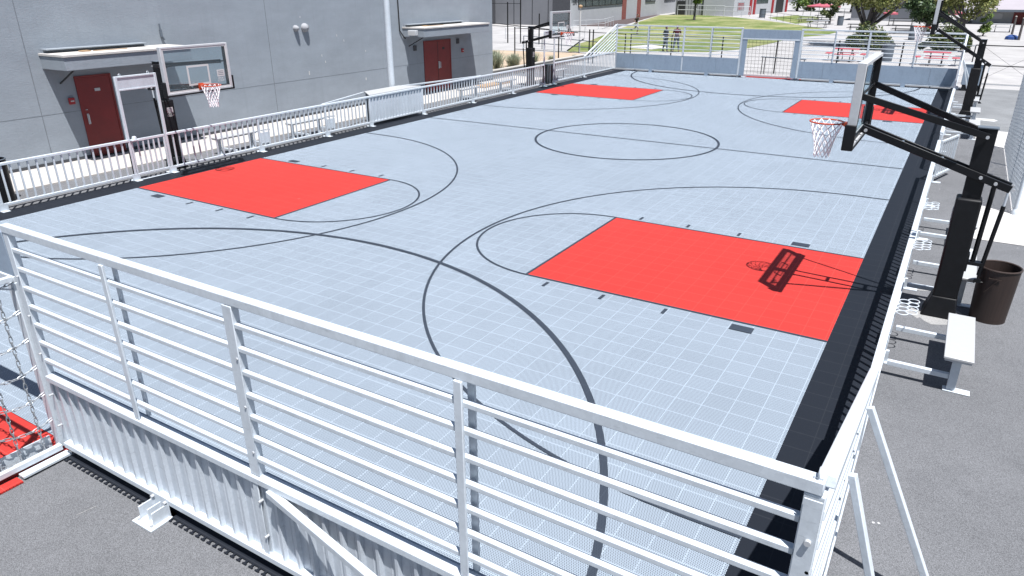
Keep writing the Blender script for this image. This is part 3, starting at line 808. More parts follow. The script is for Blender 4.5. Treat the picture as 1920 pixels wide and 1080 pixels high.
build('bin_body', MB().lathe([(.27, 0), (.29, .5), (.30, .88), (.27, .88), (.25, .1), (.001, .1)], (-8.75, 10.95, 0), 24, True), 'bin_grey', bn)
sl = MB()
for k in range(18):
    a = 2*pi*k/18; sl.bar((-8.75+.305*cos(a), 10.95+.305*sin(a), .05), (-8.75+.315*cos(a), 10.95+.315*sin(a), .86), .05, .012, (cos(a), sin(a), 0))
build('slat', sl, 'dark', bn)
cab = thing('cabinet', 'blue grey metal cabinet outside the far corner of the court', 'cabinet', (8.95, 18.3, 0))
build('body', MB().box(8.50, 17.95, .25, 9.25, 18.7, 1.12), 'sheet', cab, bevel=.015); build('lid', MB().box(8.47, 17.92, 1.122, 9.28, 18.73, 1.16), 'alu', cab, bevel=.01)
build('plinth', MB().box(8.55, 18.0, -.016, 9.2, 18.65, .248), 'dark', cab); build('handle', MB().box(8.8, 17.93, .7, 8.95, 17.948, .74), 'dark', cab)

# ------------------------------------------------------------------ basketball hoops (built facing -x at origin: post base at x 0, court towards -x)
def hoop(label, loc, flip, rimz):
    """x is measured from the post base (court is towards -x); flip mirrors it for the other side"""
    s = -1 if flip else 1
    px, py, pz = loc
    T = Matrix.Translation((px, py, 0)) @ Matrix.Scale(s, 4, (1, 0, 0))
    def bl(name, mb, mat, par, **k):
        mb.xf(T)
        if s < 0: mb.f = [tuple(reversed(f)) for f in mb.f]
        return build(name, mb, mat, par, **k)
    t = thing('basketball_hoop', label, 'basketball hoop', (px, py, 0), 'four black post hoops round the court')
    dz = rimz-2.57
    # post and its padding
    post = bl('post', MB().box(-.10, -.075, -.016, .12, .075, 2.66), 'black', t, bevel=.01)
    bl('post_cap', MB().box(-.11, -.085, 2.662, .13, .085, 2.675), 'bin_grey', post)
    pd = MB(); pd.box(-.155, -.15, .28, .15, .15, 1.73)
    pad = bl('post_pad', pd, 'pad_black', t, bevel=.025)
    sk = MB(); 
    a = [(-.16, -.155, .30), (.155, -.155, .30), (.155, .155, .30), (-.16, .155, .30)]; b = [(-.25, -.19, -.016), (.19, -.19, -.016), (.19, .19, -.016), (-.25, .19, -.016)]
    sk.add(b+a, [(0, 1, 5, 4), (1, 2, 6, 5), (2, 3, 7, 6), (3, 0, 4, 7), (4, 5, 6, 7), (3, 2, 1, 0)])
    bl('pad_skirt', sk, 'pad_black', pad, bevel=.02)
    # sticker on the pad: faces the court
    st = bl('sticker', MB().box(-.162, -.085, 1.42, -.157, .085, 1.55), 'white', pad)
    for k in range(3): bl('sticker_line', MB().box(-.1645, -.06, 1.444+.035*k, -.1625, .06, 1.455+.035*k), 'bin_grey', st)
    for body, z in (('SPORT', 1.385), ('COURT', 1.34)):
        text(body, .055, (px+s*-.160, py, z), (pi/2, 0, -pi/2 if s > 0 else pi/2), 'white', pad)
    # arms
    XBK = -1.47       # board back plane
    lo_p = (.06, 2.03); lo_b = (XBK-.01, 2.535+dz)
    d = Vector((lo_b[0]-lo_p[0], 0, lo_b[1]-lo_p[1])).normalized()
    tail = (lo_p[0]-d.x*.38, lo_p[1]-d.z*.38)
    for y in (-.098, .098):
        bl('lower_arm', MB().bar((tail[0], y, tail[1]), (lo_b[0], y, lo_b[1]), .035, .10), 'black', t, bevel=.006)
    sp = MB()
    for q in (.12, .45, .72):
        p = Vector((tail[0], 0, tail[1])).lerp(Vector((lo_b[0], 0, lo_b[1])), q); 
        if q != .12: sp.bar((p.x, -.079, p.z), (p.x, .079, p.z), .045, .05)
    bl('arm_spacer', sp, 'sheet', t)
    up_p = (.04, 2.56); up_b = (XBK-.01, 3.045+dz)
    for y in (-1, 1):
        bl('upper_arm', MB().bar((up_p[0], y*.11, up_p[1]), (up_b[0], y*.74, up_b[1]), .032, .085), 'black', t, bevel=.006)
    bo = []
    for y in (-.116, .116):
        for x_, z_ in (lo_p, (tail[0]-.03*-1, tail[1]), (lo_p[0]-d.x*.19, lo_p[1]-d.z*.19), (lo_b[0]+.06, lo_b[1]-.02)):
            q = 1 if y > 0 else -1
            bo.append(((x_, y, z_), (x_, y+q*.018, z_)))
    for y in (-.128, .128): bo.append(((up_p[0]-.02, y, up_p[1]), (up_p[0]-.02, y*1.12, up_p[1])))
    for p_, q_ in bo: bl('bolt', MB().tube(p_, q_, .023, 8), 'bolt', t)
    # lifting strut and spring at the back
    br = MB(); br.box(.155, -.06, .80, .34, .06, .845); br.box(.152, -.07, .70, .17, .07, .95); bl('strut_bracket', br, 'black', t)
    x1, z1 = lo_p[0]-d.x*.19, lo_p[1]-d.z*.19
    bl('spring_tube', MB().tube((x1, 0, z1-.02), (.22, 0, .84), .032, 10), 'black', t)
    ac = bl('actuator', MB().tube((tail[0]-.02, 0, tail[1]-.25), (.33, 0, .66), .028, 10), 'black', t)
    bl('rod', MB().tube((tail[0]-.01, 0, tail[1]), (tail[0]-.02, 0, tail[1]-.26), .016, 8), 'galv', ac)
    bl('crank_handle', MB().path([(.33, 0, .66), (.33, -.0, .60), (.36, -.03, .57), (.40, -.03, .57)], .008, 5).cbox((.33, -.04, .585), (.09, .02, .05)), 'black', ac)
    # backboard
    bt, bb = 3.475+dz, 2.40+dz; F = XBK-.11
    bd = thing('backboard', None, None, (0, 0, 0)); del_empty = bd
    bpy.data.objects.remove(bd)
    fr = MB(); w = .045; E_ = XBK+.0
    fr.box(F, -.915, bb, E_, -.915+w, bt); fr.box(F, .915-w, bb, E_, .915, bt); fr.box(F, -.915+w, bb, E_, .915-w, bb+w); fr.box(F, -.915+w, bt-w, E_, .915-w, bt)
    board = bl('backboard', fr, 'alu', t, bevel=.006)
    bl('glass_pane', MB().box(F+.012, -.915+w, bb+w, F+.024, .915-w, bt-w), 'glass', board)
    wl = MB(); e = .035; x0, x1_ = F+.0085, F+.0115
    wl.box(x0, -.87, bb+.045, x1_, -.87+e, bt-.045); wl.box(x0, .87-e, bb+.045, x1_, .87, bt-.045); wl.box(x0, -.87+e, bb+.045, x1_, .87-e, bb+.045+e); wl.box(x0, -.87+e, bt-.045-e, x1_, .87-e, bt-.045)
    bl('border_line', wl, 'white', board)
    sq = MB(); e = .045; z0 = bb+.16
    sq.box(x0, -.305, z0, x1_, -.305+e, z0+.46); sq.box(x0, .305-e, z0, x1_, .305, z0+.46); sq.box(x0, -.305+e, z0, x1_, .305-e, z0+e); sq.box(x0, -.305+e, z0+.46-e, x1_, .305-e, z0+.46)
    bl('target_square', sq, 'white', board)
    yl = .62 if s < 0 else -.62
    lg = bl('board_sticker', MB().box(x0, yl-.105, bb+.30, x1_, yl+.105, bb+.46), 'white', board)
    for k in range(3): bl('sticker_line', MB().box(x0-.0015, yl-.075, bb+.335+.04*k, x0-.0002, yl+.075, bb+.347+.04*k), 'bin_grey', lg)
    for body, z in (('SPORT', bb+.255), ('COURT', bb+.20)):
        text(body, .065, (px+s*(F+.010), py+yl, z), (pi/2, 0, -pi/2 if s > 0 else pi/2), 'white', board, depth=.001)
    bp = MB(); bp.box(F-.02, -.95, bb-.035, XBK+.01, .95, bb+.0-.002); bp.box(F-.02, -.955, bb-.035, XBK+.01, -.918, bb+.30); bp.box(F-.02, .918, bb-.035, XBK+.01, .955, bb+.30)
    bl('edge_pad', bp, 'pad_black', board, bevel=.01)
    bf = MB()
    for y in (-.845, .845): bf.box(F+.03, y-.022, bb+.05, XBK+.004, y+.022, bt-.05)
    bf.bar((XBK-.035, -.82, 3.045+dz), (XBK-.035, .82, 3.045+dz), .02, .035); bf.bar((XBK-.035, -.82, 2.475+dz), (XBK-.035, .82, 2.475+dz), .03, .05)
    bl('back_frame', bf, 'black', board, bevel=.004)
    # rim and net
    RX = F-.375; rz = rimz
    rm = bl('rim', MB().ring((RX, 0, rz), .2286, .011, 40, 8), 'orange', t)
    bk = MB(); bk.box(F-.012, -.07, rz-.12, F-.001, .07, rz+.03); bk.add([(F-.012, -.065, rz+.012), (F-.012, .065, rz+.012), (RX+.215, .075, rz+.012), (RX+.215, -.075, rz+.012), (F-.012, -.065, rz-.10), (F-.012, .065, rz-.10), (RX+.215, .075, rz-.02), (RX+.215, -.075, rz-.02)],
        [(0, 1, 2, 3), (7, 6, 5, 4), (0, 3, 7, 4), (1, 5, 6, 2), (3, 2, 6, 7), (0, 4, 5, 1)])
    bl('rim_bracket', bk, 'orange', rm)
    nt_ = MB(); N = 12
    rad = [.222, .200, .176, .152, .132, .118, .110, .108]; zz = [0, -.07, -.14, -.215, -.29, -.365, -.435, -.50]
    for k in range(N):
        for sgn in (1, -1):
            pts = []
            for i in range(8):
                a = 2*pi*(k+sgn*.5*i)/N; a += .02*sin(3*i+k)
                pts.append((RX+rad[i]*cos(a), rad[i]*sin(a), rz+zz[i]+.008*sin(5*k+i)))
            nt_.path(pts, .0062, 4)
    bl('net', nt_, 'net_white', rm)
    return t
hoop('tall black post hoop with clear board beside the brown barrel, nearest the camera', (8.90, -9.50, 0), False, 2.57)
hoop('black post hoop with clear board lowered in front of the single red door', (-8.78, -9.50, 0), True, 2.21)
hoop('black post hoop with clear board beside the far open gateway and litter bin', (-8.95, 9.50, 0), True, 2.44)
hoop('black post hoop with its board raised highest, in front of the picnic tables', (8.85, 9.50, 0), False, 3.03)

# ------------------------------------------------------------------ east mesh enclosure, rolling gate, black fence
en = thing('slatted_fence', 'tall chain link fence filled with grey slats beside the pale concrete pads', 'fence', (9.97, .6, 0))
sl = MB(); y = -3.16; k = 0
while y < 4.38:
    k += 1; sl.box(9.955-.012*(k % 2), y, .03, 9.962-.012*(k % 2), y+.052, 2.30); y += .08
build('slat', sl, 'slat_grey', en)
lk = MB(); q = .09
for k in range(-26, 84):
    for sg in (1, -1):
        pts = []
        for (a, z) in ((0, .03), (2.27, 2.30)):
            yy = -3.16+k*q+(a if sg > 0 else 2.27-a); pts.append((9.95, yy, z))
        (ya, za), (yb, zb) = (pts[0][1], .03), (pts[1][1], 2.30)
        if sg < 0: (ya, za), (yb, zb) = (yb, zb), (ya, za)
        lo, hi = sorted(((ya, za), (yb, zb)))
        def cl(y_, a=lo, b=hi): return a[1]+(b[1]-a[1])*(y_-a[0])/(b[0]-a[0])
        u0, u1 = max(lo[0], -3.16), min(hi[0], 4.38)
        if u1-u0 > .05: lk.path([(9.95, u0, cl(u0)), (9.95, u1, cl(u1))], .0025, 3, cap=False)
build('wire_mesh', lk, 'galv', en)
for y in (-3.17, -.65, 1.87, 4.38): build('post', MB().tube((9.985, y, -.02), (9.985, y, 2.40), .032, 12), 'galv', en)
build('top_rail', MB().tube((9.985, -3.17, 2.33), (9.985, 4.38, 2.33), .021, 8), 'galv', en)
build('foot', MB().lathe([(.07, 0), (.07, .05), (.035, .12)], (9.985, -3.17, -.016), 12), 'galv', en)

rg = thing('rolling_gate', 'wide black framed gate with crossed cables past the far hoop post', 'gate', (12, 21, 0))
for z in (1.755, .86, .02): build('rail', MB().tube((8.75, 21, z), (16.5, 21, z), .024, 8), 'black', rg)
for x in (8.75, 12.6, 16.5): build('upright', MB().tube((x, 21, 0), (x, 21, 1.76), .026, 8), 'black', rg)
cb = MB(); cb.tube((9.1, 21, 1.7), (11.6, 21, .04), .006, 4); cb.tube((9.1, 21.01, .1), (11.6, 21.01, 1.7), .006, 4); build('cable', cb, 'dark', rg)
build('track', MB().box(8.7, 20.9, -.012, 17, 20.95, .04), 'alu', rg)

bf = thing('chain_link_fence', 'black framed chain link fence running behind the far end of the court', 'fence', (0, 20.7, 0))
for x in (-16.6, -13.4, -11.3, -11.05, -8.95, -8.6, -6.1, -3.17, -.25, 2.8, 5.72): build('post', MB().tube((x, 20.7, -.016), (x, 20.7, 1.78 if x > -10 else 1.95), .034 if x > -10 else .04, 8), 'black', bf)
build('top_rail', MB().tube((-8.6, 20.7, 1.74), (8.75, 20.7, 1.74), .02, 6), 'bin_grey', bf)
build('gate_rail', MB().tube((-16.6, 20.7, 1.9), (-8.95, 20.7, 1.75), .02, 6).tube((-16.6, 20.7, .62), (-8.95, 20.7, .55), .018, 6), 'black', bf)
lk = MB()
for k in range(-240, 240):
    x = k*.1+0
    for sg in (1, -1):
        a = (x, .04); b = (x+sg*1.68, 1.72)
        lo, hi = sorted((a, b)); u0, u1 = max(lo[0], -8.6), min(hi[0], 8.75)
        if u1-u0 > .1:
            f = lambda u: lo[1]+(hi[1]-lo[1])*(u-lo[0])/(hi[0]-lo[0])
            lk.path([(u0, 20.7+.004*sg, f(u0)), (u1, 20.7+.004*sg, f(u1))], .0016, 3, cap=False)
build('wire_mesh', lk, 'bin_grey', bf)
build('sign_plate', MB().box(-13.05, 20.66, 1.55, -12.3, 20.68, 1.72), 'dark_recess', bf)
sf = thing('chain_link_fence', 'tall black chain link fence in front of the grey panelled building', 'fence', (-24, 30, 0))
for x, h in ((-26.4, 3.3), (-23.5, 3.2), (-22.3, 3.6), (-20.6, 2.4)): build('post', MB().tube((x, 31, -.016), (x, 31, h), .05, 8), 'black', sf)
build('rail', MB().tube((-26.4, 31, 1.72), (-15.5, 27.6, 1.3), .03, 6), 'black', sf); build('rail', MB().tube((-26.4, 31, 3.1), (-22.3, 31, 3.1), .02, 6), 'black', sf)
build('rail', MB().tube((-26.4, 31, 1.45), (-22.3, 31, 1.35), .02, 6), 'black', sf)
def handrail(label, pts, h, mat='alu', r=.025, posts=None):
    t = thing('handrail', label, 'railing', (*pts[0], 0))
    for z in (h, h*.55): build('rail', MB().path([(x, y, z) for x, y in pts], r, 6), mat, t)
    L = sum((Vector(b)-Vector(a)).length for a, b in zip(pts, pts[1:]))
    n = posts or max(2, int(L/2.0)+1)
    acc = [0.]
    for a, b in zip(pts, pts[1:]): acc.append(acc[-1]+(Vector(b)-Vector(a)).length)
    for k in range(n):
        d = L*k/(n-1)
        for i in range(len(pts)-1):
            if d <= acc[i+1]+1e-6:
                q = Vector(pts[i]).lerp(Vector(pts[i+1]), (d-acc[i])/(acc[i+1]-acc[i])); break
        build('post', MB().tube((q.x, q.y, -.01), (q.x, q.y, h), r, 6), mat, t)
    return t
handrail('dark railing edging the planted bed behind the open gateway', [(-20.0, 27.6), (-15.6, 26.2), (-12.6, 24.6)], .95, 'bin_grey', .03)
handrail('silver ramp railing in front of the grey panelled building', [(-26.2, 35), (-22.4, 37.5), (-21.0, 40)], 1.05)
handrail('silver railing beside the brown walk of the white building with the number', [(-27.5, 50.5), (-26.3, 55.5), (-28.4, 63)], 1.0)
lp2 = thing('lamp_post', 'slim white pole with a small cap standing by the planted bed', 'pole', (-15.27, 27.4, 0))
build('shaft', MB().tube((-15.27, 27.4, -.01), (-15.27, 27.4, 2.98), .055, 10), 'white', lp2)
build('cap', MB().lathe([(.06, 2.94), (.14, 3.02), (.14, 3.10), (.03, 3.16)], (-15.27, 27.4, 0), 12, True, True), 'timber', lp2)

# planted bed
kb = thing('planter_wall', 'low pale concrete wall holding the bed of grasses', 'wall', (-12.6, 17, 0))
build('coping', MB().prism([(-12.55, 10.6), (-12.25, 10.6), (-12.25, 23.2), (-12.55, 23.2)], .30, .36), 'concrete', kb, bevel=.01)
build('wall', MB().prism([(-12.53, 10.6), (-12.27, 10.6), (-12.27, 23.2), (-12.53, 23.2)], -.01, .298), 'concrete', kb)
structure('planting_bed', MB().sheet([(-26, 10.6), (-12.54, 10.6), (-12.54, 24.5), (-15.6, 26.0), (-20, 27.4), (-26, 27.4)], .12), 'tan_soil')
structure('ramp', MB().sheet([(-30, 23.2), (-14.9, 25.5), (-16, 26.8), (-21, 40), (-27, 50), (-45, 50), (-45, 24)], .125), 'paving')
def grass_tuft(x, y, h, r, n, label, mat='leaf_sage'):
    t = thing('grass_tuft', label, 'grass', (x, y, .12), 'grasses in the planted bed')
    mb = MB()
    for k in range(n):
        a = random.uniform(0, 2*pi); l = random.uniform(.1, 1)*r; hh = h*random.uniform(.6, 1.05); b0 = Vector((x+random.gauss(0, r*.22), y+random.gauss(0, r*.22), .12))
        tip = b0+Vector((cos(a)*l, sin(a)*l, hh)); mid = b0.lerp(tip, .5)+Vector((0, 0, hh*.12)); w = Vector((-sin(a), cos(a), 0))*.014
        mb.add([b0-w, b0+w, mid+w, mid-w, tip], [(0, 1, 2, 3), (3, 2, 4)])
    build('blades', mb, mat, t, smooth=False)
    return t
for x, y, h, r, n, l in ((-14.1, 14.2, .85, .8, 700, 'big sage green grass tuft just past the stucco corner'), (-13.6, 15.6, .75, .6, 420, 'grass tuft behind the black hoop post, second from the corner'),
        (-13.4, 17.4, .7, .55, 300, 'loose grass tuft between the hoop post and the open gateway'), (-13.3, 19.6, .35, .3, 130, 'small dry tuft in the bed near the slim white pole'), (-15.5, 16.5, .8, .7, 500, 'grass tuft at the back of the bed beside the walk'), (-12.95, 22.0, .25, .2, 60, 'tiny tuft at the end of the bed')):
    grass_tuft(x, y, h, r, n, l)
tb = thing('timber_plank', 'orange brown timber boards lying on the walk near the double red door', 'plank', (-10.4, 9.2, .02))
build('board', MB().box(-10.9, 7.6, .02, -10.3, 10.0, .09), 'timber', tb, bevel=.01)

# ------------------------------------------------------------------ buildings beyond
gb = thing('panelled_building', 'grey building with tall vertical panel joints left of the numbered white one', 'building', (-38, 60, 0))
gb['label'] = 'grey building of tall joined panels adjoining the white building with the number'
build('wall', MB().box(-60, 59.5, -.02, -33.6, 70, 6.5), 'panel_grey', gb)
j = MB()
for x in (-45.5, -43.4, -40.2, -37.6, -35.4): j.box(x-.05, 59.48, 0, x+.05, 59.51, 6.5)
build('panel_joint', j, 'dark_recess', gb)
build('recess', MB().box(-33.58, 59.0, -.02, -33.2, 69, 6.5), 'dark_recess', gb)
build('side_volume', MB().box(-47, 54, -.02, -42.9, 59.47, 4.6), 'dark_recess', gb)
A = Vector((-31.7, 58.0, 0)); B = Vector((-36.0, 97.0, 0)); D = (B-A).normalized(); Nn = Vector((D.y, -D.x, 0))
def wallbox(mb, a, d, nrm, s0, s1, z0, z1, o0, o1):
    vs = []
    for z in (z0, z1):
        for s, o in ((s0, o0), (s1, o0), (s1, o1), (s0, o1)): p = a+d*s+nrm*o; vs.append((p.x, p.y, z))
    return mb.add(vs, [(0, 1, 2, 3), (7, 6, 5, 4), (0, 4, 5, 1), (1, 5, 6, 2), (2, 6, 7, 3), (3, 7, 4, 0)])
nbd = thing('classroom_building', 'long white building numbered 500 with dark windows and red posts', 'building', tuple(A))
wb = lambda *a: wallbox(MB(), A, D, Nn, *a)
build('wall', wb(.05, 56, -.02, 6, -1, 0), 'wall_white', nbd)
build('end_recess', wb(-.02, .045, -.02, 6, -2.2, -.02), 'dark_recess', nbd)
build('roof', wb(-.5, 56.5, 6, 6.2, -1.4, .9), 'roof_white', nbd)
for a, b in ((2.6, 20.2), (32.3, 38.1), (44.2, 52)):
    w = build('window', wb(a, b, 2.12, 4.2, -.05, .03), 'window', nbd)
    f = MB(); n = max(2, round((b-a)/2.6))
    for k in range(n+1):
        s = a+(b-a)*k/n; wallbox(f, A, D, Nn, s-.07, s+.07, 2.12, 4.2, .031, .07)
    wallbox(f, A, D, Nn, a, b, 2.04, 2.118, .0, .09); build('mullion', f, 'dark', w)
for s in (21.2, 28.7): build('pilaster', wb(s-.85, s+.85, 0, 6, .002, .12), 'brick_red', nbd)
build('entry_frame', wb(53.3, 56.6, 0, 6, .003, .5), 'dark', nbd)
ang = atan2(D.y, D.x)
p = A+D*.75+Nn*.02
text('500', .95, (A+D*1.45+Nn*.02 + Vector((0, 0, 2.62))), (pi/2, 0, ang), 'dark', nbd, 'number')
cb_ = thing('ribbed_building', 'pale ribbed metal building behind the small tree and ramp railings', 'building', (-28, 99, 0))
build('wall', MB().box(-33.5, 99, -.02, -23.9, 105, 6), 'wall_mid', cb_)
r = MB()
for k in range(20): x = -33.3+k*.48; r.box(x-.03, 98.97, 0, x+.03, 99.01, 6)
build('rib', r, 'dark_recess', cb_)
build('door', MB().box(-33.2, 98.93, 0, -31.9, 98.96, 2.1), 'dark', cb_)
A2 = Vector((-23.8, 98.0, 0)); B2 = Vector((-20.8, 122.0, 0)); D2 = (B2-A2).normalized(); N2 = Vector((D2.y, -D2.x, 0))
w2 = lambda *a: wallbox(MB(), A2, D2, N2, *a)
wbd = thing('red_trim_building', 'white building with slim red posts and a red lettered panel past the ribbed wall', 'building', tuple(A2))
build('wall', w2(0, 24.3, -.4, 6, -5, 0), 'wall_white', wbd)
pn = build('wall_panel', w2(1.4, 4.1, .7, 1.95, .003, .05), 'wall_mid', wbd)
lt = MB()
for s in (1.6, 2.3, 3.1): 
    wallbox(lt, A2, D2, N2, s, s+.12, .85, 1.8, .051, .07); wallbox(lt, A2, D2, N2, s+.42, s+.54, .85, 1.8, .051, .07); wallbox(lt, A2, D2, N2, s+.12, s+.42, 1.68, 1.8, .051, .07)
build('mark', lt, 'red_paint', pn)
for s in (6.6, 8.3, 16.5, 23.4): build('post', w2(s-.3, s+.3, -.4, 6, .004, .2), 'red_paint', wbd)
w = build('window', w2(9.2, 14.4, 1.6, 3.5, -.05, .02), 'window', wbd)
build('door', w2(18.3, 22, -.1, 2.6, -.05, .03), 'dark', wbd)
fb = thing('pale_building', 'low pale wall with a dark strip window seen between the two leafy trees', 'building', (0, 91, 0))
build('wall', MB().box(-6, 91, -.02, 5, 97, 2.6), 'wall_mid', fb); build('roof', MB().box(-6.3, 90.5, 2.6, 5.3, 97.5, 3.0), 'roof_white', fb)
build('window', MB().box(-.7, 90.95, 1.55, .9, 90.985, 2.05), 'window', fb); build('door', MB().box(1.9, 90.95, 0, 4.4, 90.985, 1.9), 'dark_recess', fb)
rbd = thing('low_roof_building', 'pale building under a wide lavender grey roof with dark red bay by the tables', 'building', (14, 89, 0))
build('wall', MB().box(8.2, 89, -.02, 30, 99, 1.62), 'wall_white', rbd)
build('roof', MB().add([(5.5, 86.5, 1.55), (32, 86.5, 1.55), (32, 99, 4.2), (5.5, 99, 4.2), (5.5, 86.5, 1.66), (32, 86.5, 1.66), (32, 99, 4.31), (5.5, 99, 4.31)], [(0, 3, 2, 1), (4, 5, 6, 7), (0, 1, 5, 4), (1, 2, 6, 5), (2, 3, 7, 6), (3, 0, 4, 7)]), 'roof_lav', rbd)
build('fascia', MB().box(5.5, 86.42, 1.42, 32, 86.49, 1.68), 'bin_grey', rbd)
build('bay', MB().box(12.3, 88.9, 0, 17, 88.97, 1.6), 'door_red', rbd)
build('notice_board', MB().box(9.6, 88.9, .55, 11.2, 88.96, 1.2), 'alu', rbd)
for x in (11.7, 13.1): build('post', MB().tube((x, 70 if x < 12 else 66, -.01), (x, 70 if x < 12 else 66, 1.7 if x < 12 else 1.5), .1, 8), 'bark', rbd) if False else None

# ------------------------------------------------------------------ trees and shrubs
def blob_leaves(mb, c, R, n, size, flat=1.):
    c = Vector(c)
    for _ in range(n):
        d = Vector((random.gauss(0, 1), random.gauss(0, 1), random.gauss(0, 1))).normalized()
        q = d*R*(random.random()**.45); q.z *= flat
        nd = (d*.4+Vector((random.gauss(0, .7), random.gauss(0, .7), random.gauss(0, .5))))
        mb.leaf(c+q, nd, size*random.uniform(.6, 1.4))
def tree(name, label, base, trunk_h, r0, limbs, crown_c, crown_r, nb, per, leaf, mat, group=None, bare=.75, br=.34):
    t = thing(name, label, 'tree', base, group)
    bx, by, bz = base; mb = MB()
    top = Vector((bx+random.uniform(-.1, .1), by, bz+trunk_h))
    mb.path([(bx, by, bz-.02), (bx+.03, by, bz+trunk_h*.5), tuple(top)], [r0*1.35, r0, r0*.85], 10)
    cc = Vector(crown_c); cr = Vector(crown_r); cen = []
    for _ in range(nb):
        for _try in range(30):
            d = Vector((random.uniform(-1, 1), random.uniform(-1, 1), random.uniform(-1, 1)))
            if d.length <= 1 and d.length > .35: break
        cen.append(cc+Vector((d.x*cr.x, d.y*cr.y, d.z*cr.z)))
    for k in range(limbs):
        tgt = cen[k % len(cen)]; s = Vector((bx, by, bz+trunk_h*random.uniform(.7, 1.)))
        mid = s.lerp(tgt, .45)+Vector((0, 0, -.1*trunk_h))
        mb.path([tuple(s), tuple(mid), tuple(s.lerp(tgt, .95))], [r0*.55, r0*.36, r0*.12], 7)
    build('trunk', mb, 'bark', t)
    cm = MB()
    for c in cen: blob_leaves(cm, c, max(cr)*br*random.uniform(.7, 1.25), per, leaf, bare)
    build('crown', cm, mat, t, smooth=False)
    return t
tree('broad_tree', 'broad yellow green tree with forked grey trunk above the red picnic tables', (1.35, 43.5, 0), 1.6, .23, 11, (1.3, 43.5, 4.8), (3.6, 3.0, 2.1), 44, 300, .22, 'leaf_yellow', br=.27)
tree('round_tree', 'dense dark green round tree right behind the raised backboard', (4.5, 66, 0), 1.3, .25, 6, (4.5, 66, 3.0), (2.1, 2.0, 2.1), 30, 300, .24, 'leaf_dark', br=.45)
bpy.data.objects['round_tree']['label'] = 'dense dark green round tree behind the raised backboard'
tree('broad_tree', 'loose yellow green tree past the far hoop, in front of the lavender roof', (7.6, 61, 0), 1.4, .22, 8, (7.6, 61, 3.7), (2.5, 2.2, 2.3), 34, 260, .22, 'leaf_yellow', br=.30)
tree('small_tree', 'small thin tree standing alone on the lawn with its round shadow', (-24.4, 81, 0), 2.1, .13, 5, (-23.9, 81, 3.6), (1.5, 1.5, 1.35), 12, 130, .3, 'leaf_bright')
tree('small_tree', 'small dark tree under the pink umbrella beside the white railing', (-6.6, 78, 0), .9, .12, 5, (-6.8, 78, 1.9), (1.3, 1.3, 1.3), 12, 150, .26, 'leaf_shrub')
tree('bright_tree', 'bright lime green tree at the end of the white building with red posts', (-20.0, 127, 0), 1.2, .2, 5, (-19.2, 127, 2.6), (2.2, 2.2, 2.8), 20, 160, .4, 'leaf_bright', br=.42)
for i, (x, y, r, l, mt) in enumerate(((-15.5, 128, 3.2, 'dark tree behind the white railing, next to the lime green one', 'leaf_dark'), (-10.5, 125, 3.0, 'dark tree behind the pink umbrella', 'leaf_shrub'), (-5.5, 122, 3.2, 'dark tree partly hidden by the broad yellow green crown', 'leaf_dark'), (2.0, 112, 2.8, 'dark tree rising over the low pale wall', 'leaf_shrub'))):
    tree('far_tree', l, (x, y, 0), 1.5, .2, 5, (x, y, 3.6), (r, r*.8, 3.0), 16, 170, .42, mt, 'dark trees at the back', br=.42)
tree('slim_shrub', 'pale upright shrub beside the blue covers, in front of the lavender roof', (9.35, 62, 0), .4, .06, 3, (9.35, 62, 1.0), (.55, .5, .9), 9, 130, .16, 'leaf_bright')
def shrub(label, x, y, rx, ry, h, n, mat):
    t = thing('shrub', label, 'shrub', (x, y, 0), 'shrubs behind the picnic tables')
    mb = MB(); st = MB()
    for k in range(n):
        a = random.uniform(0, 2*pi); q = sqrt(random.random()); p = Vector((x+rx*q*cos(a), y+ry*q*sin(a), 0))
        hh = h*(1.1-.9*q)*random.uniform(.75, 1.05)
        blob_leaves(mb, (p.x, p.y, hh*.6), max(.22, hh*.42), 150, .19, 1.1)
        if k % 4 == 0: st.tube((x+(p.x-x)*.3, y+(p.y-y)*.3, -.01), (p.x, p.y, hh*.6), .02, 5)
    build('foliage', mb, mat, t, smooth=False); build('stem', st, 'bark', t)
shrub('wide dark shrub at the foot of the forked trunk', 2.0, 40.6, 1.7, 1.1, 2.2, 44, 'leaf_shrub')
shrub('wide dark shrub behind the second red picnic table', 7.1, 41.6, 1.7, 1.1, 2.2, 44, 'leaf_shrub')
shrub('dark shrub at the foot of the round tree', 4.6, 63, 1.3, .9, .95, 18, 'leaf_dark')

# ------------------------------------------------------------------ picnic tables, umbrellas, bins beyond
def picnic(x, y, label):
    t = thing('picnic_table', label, 'picnic table', (x, y, 0), 'red picnic tables behind the far fence')
    build('tabletop', MB().box(x-.72, y-.38, .69, x+.72, y+.38, .735), 'red_top', t, bevel=.03)
    for dx, dy, w, d in ((0, -.78, .62, .14), (0, .78, .62, .14), (-1.02, 0, .2, .42), (1.02, 0, .2, .42)):
        build('seat', MB().box(x+dx-w, y+dy-d, .41, x+dx+w, y+dy+d, .45), 'red_top', t, bevel=.02)
    for sx_ in (-1, 1):
        f = MB(); f.path([(x+sx_*.32, y-.9, .02), (x+sx_*.32, y-.74, .40), (x+sx_*.32, y-.3, .40), (x+sx_*.32, y-.22, .68), (x+sx_*.32, y+.22, .68), (x+sx_*.32, y+.3, .40), (x+sx_*.32, y+.74, .40), (x+sx_*.32, y+.9, .02)], .025, 6)
        f.path([(x+sx_*.32, y-.9, .02), (x+sx_*.32, y+.9, .02)], .025, 6)
        f.path([(x+sx_*1.02, y, .40), (x+sx_*1.02, y-.1, .05), (x+sx_*.4, y-.1, .02)], .025, 6)
        build('leg_frame', f, 'black', t)
picnic(2.0, 30.2, 'red picnic table with bench seats, closer to the far goal'); picnic(6.95, 30.1, 'red picnic table with bench seats, behind the nearest backboard and beside the far hoop')
bpy.data.objects['picnic_table.001']['label'] = 'red picnic table with bench seats, closer to the far black hoop'
